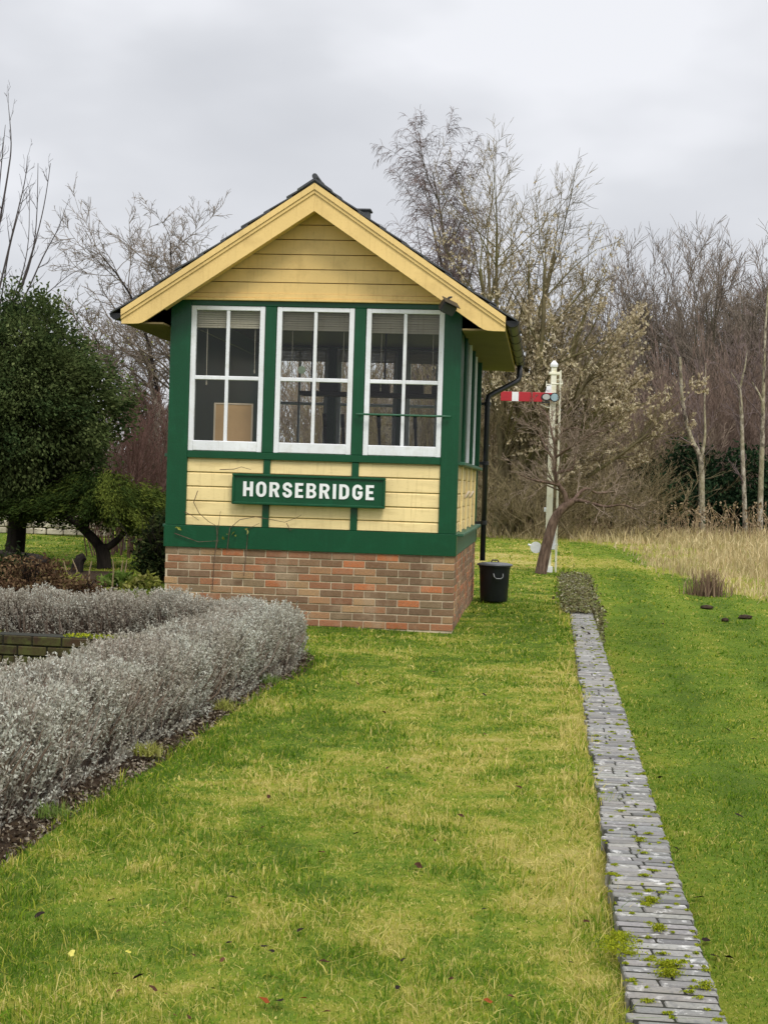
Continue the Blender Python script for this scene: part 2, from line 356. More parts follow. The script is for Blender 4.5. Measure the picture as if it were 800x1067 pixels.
# ------------------------------------------------------------------ plants toolkit
def unit(a): return a / np.maximum(np.linalg.norm(a, axis=-1, keepdims=True), 1e-9)
def strips(levels, kmin=3):
    """tapered tubes along many polylines at once. levels: list of (pts (B,n,3), rad (B,n), sides)"""
    Vs, Fs, b = [], [], 0
    ref = np.array([0.534, 0.217, 0.817])
    for P, R, k in levels:
        B, n, _ = P.shape
        T = np.empty_like(P); T[:, 1:-1] = P[:, 2:] - P[:, :-2]; T[:, 0] = P[:, 1] - P[:, 0]; T[:, -1] = P[:, -1] - P[:, -2]
        T = unit(T); a = unit(np.cross(T, ref)); c = np.cross(T, a)
        g = np.arange(k) * 2 * np.pi / k
        ring = P[:, :, None] + R[:, :, None, None] * (a[:, :, None] * np.cos(g)[:, None] + c[:, :, None] * np.sin(g)[:, None])
        Vs.append(ring.reshape(-1, 3))
        idx = b + np.arange(B * n * k).reshape(B, n, k)
        q = np.stack([idx[:, :-1], np.roll(idx[:, :-1], -1, 2), np.roll(idx[:, 1:], -1, 2), idx[:, 1:]], -1)
        Fs.append(q.reshape(-1, 4)); b += B * n * k
    return np.concatenate(Vs), [np.concatenate(Fs)]
def grow(seed, starts, dirs, lens, rads, spec):
    """spec per level: n steps, wob, trop, tip, sides, and for the children: c, t0, t1, ang, lr, rr, fall"""
    r = np.random.default_rng(seed); out = []
    p = np.array(starts, float); d = unit(np.array(dirs, float)); L = np.array(lens, float); R = np.array(rads, float)
    for s in spec:
        n = s['n']; pts = [p]; dd = [d]; cur = p; cd = d
        for i in range(n):
            cd = unit(cd + r.normal(0, s['wob'], cd.shape) + np.array([0, 0, s.get('trop', 0)]) * (0.5 + i / n))
            cur = cur + cd * (L / n)[:, None]; pts.append(cur); dd.append(cd)
        P = np.stack(pts, 1); D = np.stack(dd, 1)
        tt = np.linspace(0, 1, n + 1); rad = R[:, None] * (1 - tt * (1 - s.get('tip', 0.35)))[None]
        out.append((P, rad, s.get('k', 3)))
        c = s.get('c', 0)
        if not c: break
        B = len(P); t = r.uniform(s.get('t0', 0.25), s.get('t1', 1.0), (B, c)); t[:, -1] = 1.0
        i0 = np.minimum((t * n).astype(int), n - 1); fr = t * n - i0; bi = np.arange(B)[:, None]
        cp = P[bi, i0] * (1 - fr[..., None]) + P[bi, i0 + 1] * fr[..., None]
        td = D[bi, np.minimum(i0 + 1, n)]
        perp = unit(np.cross(td, unit(r.normal(size=td.shape))))
        an = s['ang'] * r.uniform(0.6, 1.35, (B, c))[..., None]; an[:, -1] *= 0.3
        nd = unit(td * np.cos(an) + perp * np.sin(an))
        nl = L[:, None] * s['lr'] * (1 - s.get('fall', 0.5) * (t - s.get('t0', 0.25))) * r.uniform(0.65, 1.2, (B, c))
        nr = np.maximum((R[:, None] * (1 - t * (1 - s.get('tip', 0.35)))) * s['rr'], s.get('rmin', 0.004))
        p = cp.reshape(-1, 3); d = nd.reshape(-1, 3); L = nl.ravel(); R = nr.ravel()
    return out
def leaves(P, sx, sy, r, up=0.0, dirs=None, hang=0.0):
    """one small diamond leaf per point"""
    n = len(P); a = r.normal(size=(n, 3)) if dirs is None else dirs + r.normal(0, 0.35, (n, 3))
    a[:, 2] += up; a[:, 2] -= hang; a = unit(a)
    b = unit(np.cross(a, r.normal(size=(n, 3))))
    sx = (sx * r.uniform(0.6, 1.3, n))[:, None]; sy = (sy * r.uniform(0.6, 1.3, n))[:, None]
    nrm = np.cross(a, b) * sx * 0.18
    V = np.stack([P - a * sx * 0.5, P + b * sy * 0.5 + nrm, P + a * sx * 0.5, P - b * sy * 0.5 + nrm], 1).reshape(-1, 3)
    Fq = np.arange(4 * n).reshape(n, 4)
    return V, [Fq], np.repeat(r.random(n), 4)
def merge(parts):
    Vs, Fs, Rs, b = [], {}, [], 0
    for V, fs, rn in parts:
        for f in fs: Fs.setdefault(f.shape[1], []).append(f + b)
        Vs.append(V); Rs.append(rn); b += len(V)
    return np.concatenate(Vs), [np.concatenate(v) for v in Fs.values()], np.concatenate(Rs)
def blades(X, Y, Z, h, w, r, lean=0.5, tipdry=0.0):
    n = len(X); az = r.uniform(0, 2 * np.pi, n); fz = r.uniform(0, 2 * np.pi, n)
    base = np.stack([X, Y, Z], 1); side = np.stack([np.cos(az), np.sin(az), 0 * az], 1) * (w * 0.5)[:, None]
    ld = np.stack([np.cos(fz), np.sin(fz), 0 * fz], 1); k = (lean * np.clip(np.abs(r.normal(0, 1, n)), 0, 1.9) * h)[:, None]
    up = np.array([0, 0, 1.0]) * h[:, None]
    m = base + up * np.clip(0.62 - 0.12 * k / h[:, None], 0.3, 1) + ld * k * 0.38; t = base + up * np.clip(1 - 0.24 * k / h[:, None], 0.35, 1) + ld * k
    V = np.stack([base - side, base + side, m + side * 0.8, m - side * 0.8, t], 1).reshape(-1, 3)
    i = np.arange(n)[:, None] * 5
    rn = np.repeat(r.random(n)[:, None], 5, 1); dryt = r.random(n) ** 2 * tipdry
    rn[:, 2:4] += (dryt * 0.35)[:, None]; rn[:, 4] += dryt
    return V, [i + np.array([0, 1, 2, 3]), i + np.array([3, 2, 4])], np.clip(rn, 0, 1.6).ravel()

# ================================================================== THE SETTING
def build_ground():
    ts = np.concatenate([np.arange(-8, 2, 1.0), np.arange(2, 30, 0.2), np.arange(30, 60, 1.0), np.arange(60, 140, 8), [160, 220, 320, 480]])
    sl = -np.concatenate([np.arange(0.3, 6, 0.15), np.arange(6, 20, 0.6), np.arange(20, 60, 4), [70, 110, 200, 400]])[::-1]
    sr = np.concatenate([np.arange(0.02, 4, 0.2), np.arange(4, 16, 0.5), np.arange(16, 60, 4), [70, 110, 200, 400]])
    ss = np.concatenate([sl, [-0.24, -0.05, -0.021], sr])
    Tm, S = np.meshgrid(ts, ss, indexing='ij'); X = edge_x(Tm) + S; Yv = Tm
    X = np.where(Tm > 60, edge_x(60) + S * (1 + (Tm - 60) / 200), X)
    Z = np.where(S > 0, track_z(Yv) + smooth(2.0, 8.0, S) * 0.15 * (1 - smooth(18, 30, Yv)), 0.0) + bump_z(X, Yv) * 0.8 - 0.02
    Z = np.where((Yv > 45) , Z * 0.3, Z)
    # soil: hedge bed, garden bed on the left, ramp at the platform end
    bed = (X < lawn_left(Yv)) & (X > lawn_left(Yv) - 1.15) & (Yv < 12.9)
    bed2 = (Yv > 11.2) & (Yv < 13.2) & (X < -1.0) & (X > -7)
    g = ((Yv > 15.5) & (Yv < 23.5) & (X < np.interp(Yv, [15, 19, 23], [-3.0, -3.35, -3.9])) & (X > -9))
    wood = (Yv > 49) & (X > -8)
    soil = (bed | bed2 | g | wood).astype(float)
    dry = dryness(X, Yv)
    n, mth = X.shape; idx = np.arange(n * mth).reshape(n, mth)
    q = np.stack([idx[:-1, :-1], idx[:-1, 1:], idx[1:, 1:], idx[1:, :-1]], -1).reshape(-1, 4)[:, ::-1]
    V = np.stack([X, Yv, Z], -1).reshape(-1, 3)
    o = np_mesh('ground', V, [q], M['ground'], rnd=np.full(len(V), 0.5), extra={'soil': soil.ravel(), 'dry': dry.ravel(), 'amp': np.where(S > 0, 0.42, 1.15).ravel()}, smooth_=True)
    tag(o, kind='structure')
def dryness(X, Y):
    """how straw coloured the turf is, added to the patch noise"""
    plat = X < edge_x(Y)
    d = np.where(plat, 0.012, -0.055)
    near_hedge = np.exp(-((X - lawn_left(Y)) / 0.45) ** 2) * (Y < 13.2)
    d = d - 0.10 * near_hedge * plat
    mid = np.exp(-((X - (edge_x(Y) - 0.75)) / 0.7) ** 2) * smooth(3, 6, Y) * (1 - smooth(9, 13, Y))
    d = d + 0.045 * mid * plat
    hx, hy = hut_local(X, Y)
    hut = (hx > -4) & (hx < 1.2) & (hy > -2.2) & (hy < 7)
    d = d - 0.07 * hut
    d = d + 0.09 * plat * np.exp(-((X - edge_x(Y) + 0.35) / 0.15) ** 2) * (Y < 19)
    d = d - 0.06 * plat * (X < -2.5)
    strip = smooth(27.5, 29.5, Y) * (1 - smooth(33, 35, Y)) * (X < 5.2) * (X > -4)
    d = d + 0.20 * strip
    d = d + 0.05 * (Y > 35) * (Y < 40)
    m = (X > mead_x(Y)) & (Y > 14)
    d = np.where(m, 0.13, d)
    # mowing stripes on the old track bed
    st = np.where(~plat, 0.055 * np.sin((X - edge_x(Y)) * 2 * np.pi / 1.15 + 0.5) + 0.02 * np.sin((X - edge_x(Y)) * 2 * np.pi / 0.43), 0)
    return d + st * (Y < 30)
build_ground()

BANDS = [(3.2, 5.0, 12500, .0028), (5.0, 7.0, 8500, .0035), (7, 10, 4300, .0050), (10, 14, 2100, .0072), (14, 20, 950, .011), (20, 28, 380, .018), (28, 43, 170, .028)]
def sample(band, margin=2.2):
    y0, y1, dens, w = band
    lo, hi = -0.26 * y1 - margin, 0.26 * y1 + margin
    n = int((y1 - y0) * (hi - lo) * dens)
    X, Y = rng.uniform(lo, hi, n), rng.uniform(y0, y1, n)
    k = (np.abs(X) < 0.26 * Y + 0.7) | (rng.random(n) < 0.45)      # thinner where only a side step would see it
    return X[k], Y[k], w
def build_grass():
    plat, trk = [], []
    for b in BANDS:
        X, Y, w = sample(b)
        hx, hy = hut_local(X, Y)
        inhut = (hx > -3.0) & (hx < 0.02) & (hy > -0.01) & (hy < 4.75)
        bed = (X < lawn_left(Y) + rng.normal(0, 0.03, len(X))) & (Y < 12.9) & (X > lawn_left(Y) - 1.1 + rng.normal(0, 0.05, len(X)))
        bed |= (Y > 11) & (Y < 13.3) & (X < -1.0)
        gbed = (Y > 15.5) & (Y < 23.5) & (X < np.interp(Y, [15, 19, 23], [-3.0, -3.35, -3.9]) + rng.normal(0, 0.12, len(X)))
        wob = 0.03 * np.sin(Y * 7.3) + 0.025 * np.sin(Y * 17.1 + 1) + 0.02 * np.sin(Y * 3.1)
        ramp_ = (Y > 17.7) & (Y < 25.8) & (X > edge_x(Y) - 0.27 + wob)
        onp = X < np.where(Y < 17.7, edge_x(Y) - 0.235 + wob, np.where(ramp_, -99, edge_x(Y)))
        onp = np.where((Y > 25.8), X < edge_x(Y) , onp)
        mead = (X > mead_x(Y)) & (Y > 14)
        a = onp & ~inhut & ~bed & ~gbed & ~mead
        t = (X > edge_x(Y) + 0.04) & ~mead
        for sel, lst in ((a, plat), (t, trk)):
            x, y = X[sel], Y[sel]; n = len(x)
            h = rng.gamma(3.5, 1, n) / 3.5 * (0.0155 + 0.0045 * np.sin(x * 5 + y * 3) + 0.0035 * np.sin(x * 13 - y * 9))
            h = np.maximum(h * (1.25 if lst is plat else 1.05), 0.012)
            lush = np.exp(-((x - lawn_left(y)) / 0.25) ** 2) * (y < 13) * (lst is plat)
            h = h * (1 + 0.6 * lush)
            h = h * (1 + 0.6 * (((x - edge_x(y) + 0.3) > -0.12) & (lst is plat)))
            V, f, r_ = blades(x, y, ground_z(x, y) - 0.004, h, np.full(n, w) * np.clip(rng.lognormal(-0.05, 0.4, n), 0.5, 2.4), rng, np.where(rng.random(n) < 0.25, 1.9, 0.8), 0.75 if lst is plat else 0.18)
            lst.append((V, f, r_, np.repeat(dryness(x, y), 5)))
    for lst, nm, lb in ((plat, 'lawn_grass', 'patchy straw and green turf on the platform'), (trk, 'track_bed_grass', 'greener mown turf on the sunken track bed')):
        V, f, r_ = merge([l[:3] for l in lst])
        o = np_mesh(nm, V, f, M['grass'], rnd=r_, extra={'dry': np.concatenate([l[3] for l in lst]), 'amp': np.full(len(V), 1.15 if lst is plat else 0.42)})
        tag(o, lb, 'grass', kind='stuff')
build_grass()

def build_meadow():
    parts = []
    for y0, y1, dens, w in ((16, 24, 330, .012), (24, 34, 200, .018), (34, 58, 75, .032)):
        lo, hi = -0.2 * y1, 0.30 * y1 + 1
        n = int((y1 - y0) * (hi - lo) * dens); X = rng.uniform(lo, hi, n); Y = rng.uniform(y0, y1, n)
        cl = np.sin(X * 2.1 + Y) + np.sin(Y * 1.7 - X * 1.3) + np.sin(X * 4.4 + 2)
        dd = X - mead_x(Y)
        sel = (dd > rng.normal(0.05, 0.2, n)) & (rng.random(n) < 0.6 + 0.2 * cl)
        X, Y, cl, dd = X[sel], Y[sel], cl[sel], dd[sel]; n = len(X)
        h = (0.11 + 0.25 * smooth(0, 3.5, dd)) * np.clip(rng.gamma(8, 1, n) / 8, 0.3, 1.7) * (1 + 0.14 * cl)
        h = h * np.where(Y > 40, 0.85, 1.0)
        parts.append(blades(X, Y, ground_z(X, Y) - 0.01, h, np.full(n, w) * rng.uniform(0.6, 1.2, n), rng, 0.55))
    V, f, r_ = merge(parts)
    tag(np_mesh('meadow_grass', V, f, M['straw'], rnd=r_), 'tall dead straw coloured grass at the edge of the lawn', 'grass', kind='stuff')
    # dead stalks at the foot of the wood
    n = 1100; X = rng.uniform(-4, 24, n); Y = rng.uniform(46, 53, n)
    h = rng.uniform(0.4, 1.25, n)
    P = np.stack([np.stack([X, Y, 0 * X], 1), np.stack([X + rng.normal(0, .08, n), Y, h * 0.6], 1), np.stack([X + rng.normal(0, .2, n), Y, h], 1)], 1)
    V, f = strips([(P, np.full((n, 3), 0.011) * np.array([1, .8, .5]), 3)])
    l = leaves(np.concatenate([P[:, 2], P[:, 2] - [0, 0, .1], P[:, 1]]), 0.13, 0.07, rng)
    V, f, r_ = merge([(V, f, np.repeat(rng.random(n), 9)), l])
    tag(np_mesh('dead_stalks', V, f, M['stalk'], rnd=r_), 'dry brown weed stalks along the foot of the wood', 'weeds', kind='stuff')
build_meadow()

# ------------------------------------------------------------------ platform edging, ramp, moss
def build_edging():
    mb = MB(); y = 1.6; i = 0
    while y < 17.7:
        d = 0.045 + random.uniform(-0.004, 0.005); row_tone = random.uniform(0.70, 1.15)
        ex = float(edge_x(y)); cuts = [-0.245 + random.uniform(-0.02, 0.01), 0.004 + random.uniform(-0.006, 0.006)]
        mode = random.random()
        if mode < 0.55: cuts.insert(1, random.choice([-0.135, -0.115, -0.09, -0.155]))
        for a, b in zip(cuts[:-1], cuts[1:]):
            g = random.uniform(0.175, 0.255) * row_tone; tn = (g * random.uniform(1.0, 1.08), g, g * random.uniform(0.86, 0.96))
            if random.random() < 0.08: tn = tuple(c * 0.5 for c in tn)
            z = 0.012 + random.uniform(-0.0012, 0.0012)
            n0 = len(mb.v)
            mb.box(a + 0.003, b - 0.003, 0, d, z - 0.10, z, bev=0.004, tint=tn)
            an = random.uniform(-0.02, 0.02); tl = random.uniform(-0.02, 0.02)
            for k in range(n0, len(mb.v)):
                vx, vy, vz = mb.v[k]
                vz += tl * (vy - d / 2) + random.uniform(-0.001, 0.001)
                wx = ex + vx + an * (vy - d / 2); wy = y + vy - TH * vx
                mb.v[k] = (wx, wy, vz)
        y += d + random.uniform(0.011, 0.017); i += 1
    o = mb.build('platform_edging', M['coping'], tint=True); tag(o, kind='structure')
    b = MB(); vs = []; ys = np.arange(1.6, 17.75, 0.5)
    for yy in ys: vs += [(float(edge_x(yy)) - 0.25, yy, 0.0085), (float(edge_x(yy)) - 0.004, yy, 0.0085), (float(edge_x(yy)) - 0.004, yy, -0.5), (float(edge_x(yy)) - 0.25, yy, -0.5)]
    n = len(ys); fs = [(4 * i + a, 4 * i + (a + 1) % 4, 4 * i + 4 + (a + 1) % 4, 4 * i + 4 + a) for i in range(n - 1) for a in range(4)] + [(0, 1, 2, 3), (4 * n - 1, 4 * n - 2, 4 * n - 3, 4 * n - 4)]
    b.add(vs, fs); tag(b.build('edging_bed', M['joint']), kind='structure')
    # brick face of the platform, below the edging
    f = MB(); z = -0.09; row = 0
    while z > -0.5:
        yy = 1.6 + (row % 2) * 0.11
        while yy < 17.6:
            c = random.choice([(0.16, .09, .065), (.2, .12, .09), (.14, .11, .09)])
            ex = float(edge_x(yy)); n0 = len(f.v)
            f.box(-0.004, 0.006, 0, 0.215, z - 0.065, z, tint=c)
            for k in range(n0, len(f.v)):
                vx, vy, vz = f.v[k]; f.v[k] = (ex + vx + 0.1085 * vy, yy + vy, vz)
            yy += 0.225
        z -= 0.075; row += 1
    tag(f.build('platform_face', M['mossbrick'], tint=True), kind='structure')
    # ramp at the end of the platform
    r = np.random.default_rng(3)
    ys = np.linspace(17.72, 25.8, 40); ss = np.linspace(-0.30, 0.10, 9)
    Tm, S = np.meshgrid(ys, ss, indexing='ij')
    X = edge_x(Tm) + S; top = 0.03 * (1 - smooth(22, 25.8, Tm))
    Z = np.where(S > 0.03, track_z(Tm) - 0.03, top) + r.normal(0, 0.008, X.shape)
    n, m = X.shape; idx = np.arange(n * m).reshape(n, m)
    q = np.stack([idx[:-1, :-1], idx[1:, :-1], idx[1:, 1:], idx[:-1, 1:]], -1).reshape(-1, 4)[:, ::-1]
    o = np_mesh('platform_ramp', np.stack([X, Tm, Z], -1).reshape(-1, 3), [q], M['soil'], smooth_=True); tag(o, kind='structure')
    n = 11000; Y = r.uniform(17.5, 26.6, n); S = r.uniform(-0.32, 0.10, n) + r.normal(0, 0.05, n) * (r.random(n) < 0.4);
    kp = (Y < 25.2 + r.normal(0, 0.6, n)); Y, S = Y[kp], S[kp]; n = len(Y); top = 0.03 * (1 - smooth(22, 25.8, Y))
    Zp = np.where(S > 0.03, r.uniform(-0.4, 0.03, n) * (1 - smooth(18, 26, Y)), top) + r.uniform(0, 0.035, n)
    P = np.stack([edge_x(Y) + S + np.where(S > 0.03, r.uniform(0, 0.06, n), 0), Y, Zp], 1)
    V, f, rn = leaves(P, 0.045, 0.032, r)
    # trailing creepers down the side of the last stretch of edging
    n = 2600; Y = 18.2 - np.abs(r.normal(0, 1.0, n)); D = r.uniform(0, 1, n)
    P = np.stack([edge_x(Y) + 0.02 + 0.09 * r.random(n) * smooth(15.5, 17.8, Y) + 0.02 * D, Y, 0.0 - D * 0.36], 1)
    V2, f2, rn2 = leaves(P, 0.05, 0.032, r)
    V, f, rn = merge([(V, f, rn), (V2, f2, rn2)])
    tag(np_mesh('ground_cover', V, f, leafmat('grey green ground cover', [(0.06, 0.05, 0.03), (0.15, 0.13, 0.06), (0.24, 0.22, 0.11), (0.14, 0.17, 0.04), (0.42, 0.39, 0.30)], 0.15), rnd=rn),
        'low brown ground cover on the ramp at the end of the edging', 'ground cover', kind='stuff')
    # moss cushions in the joints
    pts = []
    for k in range(420):
        yy = 1.9 + 15.2 * r.random() ** 1.3; s = r.choice([r.uniform(-0.24, 0.0), r.normal(-0.10, 0.03), r.normal(-0.235, 0.02), r.normal(-0.02, 0.02)])
        sc = r.choice([r.uniform(0.12, 0.3), r.uniform(0.2, 0.65)]); n = int(150 * sc)
        dx = r.normal(0, 0.018 * sc, n); dy = r.normal(0, 0.004 + 0.003 * sc, n)
        pts.append(np.stack([edge_x(yy) + np.clip(s + dx, -0.27, 0.0), yy + dy - TH * s, 0.014 + 0.011 * sc * np.exp(-(dx / 0.02) ** 2) * r.random(n)], 1))
    for (yy, s, sc) in ((4.70, -0.265, 1.5), (4.80, -0.25, 1.0), (4.45, -0.13, 0.9), (4.54, -0.12, 1.0), (4.92, -0.125, 0.6), (5.25, -0.13, 0.7), (4.35, -0.03, 0.5)):
        n = int(520 * sc); dx = r.normal(0, 0.020 * sc, n); dy = r.normal(0, 0.03 * sc if s < -.2 else 0.009, n)
        pts.append(np.stack([edge_x(yy) + s + dx, yy + dy, 0.014 + 0.02 * r.random(n)], 1))
    V, f, rn = leaves(np.concatenate(pts), 0.0075, 0.005, r, up=0.6)
    tag(np_mesh('moss', V, f, M['moss'], rnd=rn), 'yellow green moss cushions on the edging bricks', 'moss', kind='stuff')
build_edging()

# ================================================================== THE SIGNAL HUT
W, D = 2.95, 4.68
hut = thing('signal_box', 'yellow and green wooden signal box with gabled slate roof on a brick base', 'signal box', HUT, -TH)
def bricks():
    pal = [(0.31, 0.125, 0.065), (0.27, 0.13, 0.072), (0.21, 0.115, 0.070), (0.155, 0.095, 0.062), (0.33, 0.18, 0.10), (0.42, 0.135, 0.055), (0.20, 0.145, 0.095), (0.37, 0.23, 0.13), (0.19, 0.115, 0.072), (0.26, 0.11, 0.062), (0.17, 0.10, 0.066)]
    mb = MB()
    for wall in ('front', 'right', 'left', 'back'):
        Lw = W if wall in ('front', 'back') else D
        for c in range(10):
            z1 = 0.715 - c * 0.0755; z0 = z1 - 0.064
            if z1 < -0.02: break
            x = 0.0 if c % 2 else -0.1125
            if wall in ('right', 'left'): x = -0.1125 if c % 2 else 0.0
            while x < Lw - 0.005:
                a, b = max(0, x), min(Lw, x + 0.2155); x += 0.2255
                if b - a < 0.03: continue
                col = random.choice(pal); k = random.uniform(0.9, 1.3); col = (col[0] * k, col[1] * k * 0.97, col[2] * k * 0.84)
                e = random.uniform(-0.003, 0.003)
                if wall == 'front': mb.box(-b, -a, -0.004 + e, 0.10, z0, z1, bev=0.004, tint=col)
                elif wall == 'back': mb.box(-b, -a, D - 0.10, D + 0.004 + e, z0, z1, tint=col)
                elif wall == 'right': mb.box(-0.10, 0.004 + e, max(a, 0.102), min(b, D - 0.102), z0, z1, bev=0.004, tint=col) if min(b, D - 0.102) - max(a, 0.102) > 0.02 else None
                else: mb.box(-W - 0.004 + e, -W + 0.10, max(a, 0.102), min(b, D - 0.102), z0, z1, tint=col) if min(b, D - 0.102) - max(a, 0.102) > 0.02 else None
    base = mb.build('brick_base', M['brick'], hut, tint=True)
    m = MB(); m.box(-W + 0.004, -0.004, 0.004, 0.11, -0.1, 0.722).box(-W + 0.004, -0.004, D - 0.11, D - 0.004, -0.1, 0.722)
    m.box(-0.11, -0.006, 0.111, D - 0.111, -0.1, 0.721).box(-W + 0.006, -W + 0.11, 0.111, D - 0.111, -0.1, 0.721)
    m.build('mortar', M['mortar'], base)
bricks()

def B(name, mat, *boxes, parent=hut, bev=0.004):
    mb = MB()
    for b in boxes: mb.box(*b, bev=bev)
    return mb.build(name, M[mat], parent)
XP = [(-2.75, -1.985), (-1.869, -1.075), (-0.96, -0.168)]           # three front windows
DV = [(-1.96, -1.892), (-1.06, -0.991)]
ZB, ZP, ZS, ZW0, ZW1, ZT = 0.72, 0.945, 1.635, 1.708, 3.182, 3.235
# green frame, front and rear
for y0, y1, yo in ((-0.012, 0.12, -1), (D - 0.12, D + 0.012, 1)):
    ya, yb = (y0 - 0.012, y1) if yo < 0 else (y0, y1 + 0.012)
    B('bottom_beam', 'green', (-W - 0.016, 0.016, ya, yb, ZB + 0.003, ZP))
    B('corner_post', 'green', (-W - 0.006, XP[0][0] + 0.002, y0, y1, ZP + 0.001, ZT)); B('corner_post', 'green', (XP[2][1] - 0.002, 0.006, y0, y1, ZP + 0.001, ZT))
    B('sill_beam', 'green', (XP[0][0] + 0.003, XP[2][1] - 0.003, y0 - (0.008 if yo < 0 else 0), y1, ZS, ZW0 - 0.002))
    B('head_beam', 'green', (XP[0][0] + 0.003, XP[2][1] - 0.003, y0, y1, ZW1 + 0.002, ZT))
    for a, b in ((XP[0][1], XP[1][0]), (XP[1][1], XP[2][0])): B('mullion_post', 'green', (a + 0.002, b - 0.002, y0, y1, ZW0, ZW1))
    for a, b in DV: B('panel_post', 'green', (a, b, y0 + 0.002, y1 - 0.03, ZP + 0.001, ZS - 0.001))
# boarding panels
def boards(x0, x1, zs, y0, y1, nm, axis='x', along=None):
    mb = MB()
    for za, zb in zip(zs[:-1], zs[1:]):
        e = random.uniform(0, 0.0025); d = 0.004
        # shiplap profile: lower lip proud, groove on top
        prof = [(y0 + 0.010 + e, za + 0.004), (y0 + e, za + 0.009), (y0 + e + 0.003, zb - 0.016), (y0 + 0.012 + e, zb - 0.006), (y0 + 0.012, zb - 0.001), (y1, zb - 0.001), (y1, za + 0.004)]
        if axis == 'x': mb.prism(prof, x0, x1, 'x')
        else:           # the side wall: outward is +x
            mb.add([(-q[0] + along, yy, q[1]) for yy in (x0, x1) for q in prof],
                   [tuple(range(7)), tuple(range(13, 6, -1))] + [(i, 7 + i, 7 + (i + 1) % 7, (i + 1) % 7) for i in range(7)])
    return mb.build(nm, M['yellow'], hut)
ZL = [ZP, 1.052, 1.198, 1.345, 1.49, ZS]
px = [XP[0][0] - 0.060, DV[0][0], DV[0][1], DV[1][0], DV[1][1], XP[2][1] + 0.010]
px[0] = -2.748; px[5] = -0.170
for a, b in ((px[0], px[1]), (px[2], px[3]), (px[4], px[5])):
    boards(a + 0.001, b - 0.001, ZL, 0.012, 0.055, 'board_panel')
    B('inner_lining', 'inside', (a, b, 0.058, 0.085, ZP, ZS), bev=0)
for a, b in ((px[0], px[1]), (px[2], px[3]), (px[4], px[5])):
    B('rear_panel', 'yellow', (a, b, D - 0.06, D - 0.02, ZP, ZS), bev=0)

def window(x0, x1, z0, z1, y, blind=0.0, rear=False, bottom=0.105):
    """sash set y deep in the wall, 2 x 2 panes"""
    f = MB(); sw, tw = 0.055, 0.045; y1 = y + 0.05
    f.box(x0 + 0.003, x0 + sw, y, y1, z0, z1, bev=0.004).box(x1 - sw, x1 - 0.003, y, y1, z0, z1, bev=0.004)
    f.box(x0 + sw, x1 - sw, y + 0.002, y1 - 0.002, z1 - tw, z1, bev=0.004).box(x0 + sw, x1 - sw, y - 0.006, y1, z0 + 0.002, z0 + bottom, bev=0.006)
    xm, zm = (x0 + x1) / 2, z0 + (z1 - z0) * 0.505
    f.box(xm - 0.017, xm + 0.017, y + 0.006, y1 - 0.012, z0 + bottom, z1 - tw, bev=0.004)
    for a, b in ((x0 + sw, xm - 0.017), (xm + 0.017, x1 - sw)): f.box(a, b, y + 0.004, y1 - 0.010, zm - 0.02, zm + 0.02, bev=0.005)
    w = f.build('window', M['white'], hut)
    g = MB(); g.add([(x0 + 0.03, y + 0.03, z0 + 0.06), (x1 - 0.03, y + 0.03, z0 + 0.06), (x1 - 0.03, y + 0.03, z1 - 0.03), (x0 + 0.03, y + 0.03, z1 - 0.03)], [(0, 1, 2, 3)])
    g.build('pane', M['glass'], w)
    if blind:
        b = MB(); n = 9; zt = z1 - 0.02; yb = y + (0.075 if not rear else -0.03)
        for i in range(n): b.box(x0 + 0.03, x1 - 0.03, yb + 0.004 * (i % 2), yb + 0.016 + 0.004 * (i % 2), zt - blind * (i + 1) / n + 0.002, zt - blind * i / n, bev=0.003)
        b.build('blind', M['blind'], w)
        if not rear:
            for xc, lc in ((x0 + 0.15, 0.55), (x1 - 0.12, 0.42)):
                q = MB(); q.tube([(xc, yb + 0.03, zt - blind), (xc + 0.004, yb + 0.03, zt - blind - lc)], 0.0035, 5); q.tube([(xc + 0.004, yb + 0.03, zt - blind - lc + 0.004), (xc + 0.004, yb + 0.03, zt - blind - lc - 0.03)], 0.008, 6); q.build('cord', M['blind'], w)
    return w
wins = [window(a, b, ZW0, ZW1, -0.004, blind=0.20 + 0.01 * i) for i, (a, b) in enumerate(XP)]
for a, b in XP: window(a, b, ZW0, ZW1, D - 0.06, blind=0.16, rear=True)
# small round dial on the middle window, inside the glass
d = MB(); d.disc_y(-1.605, 2.555, 0.040, 0.040, 0.032, 0.036, 20); d.disc_y(-1.605, 2.555, 0.012, 0.012, 0.0295, 0.0318, 12)
ds = d.build('round_sticker', M['dial'], wins[1])
# iron bar across the right window
b = MB(); b.tube([(-1.03, -0.05, 2.118), (-0.99, -0.075, 2.118), (-0.15, -0.075, 2.118), (-0.08, -0.05, 2.118)], 0.011, 8)
b.tube([(-0.99, -0.075, 2.118), (-0.99, -0.012, 2.118)], 0.009, 6).tube([(-0.15, -0.075, 2.118), (-0.15, -0.012, 2.118)], 0.009, 6)
b.build('safety_bar', M['sillgreen'], hut, smooth_=True)

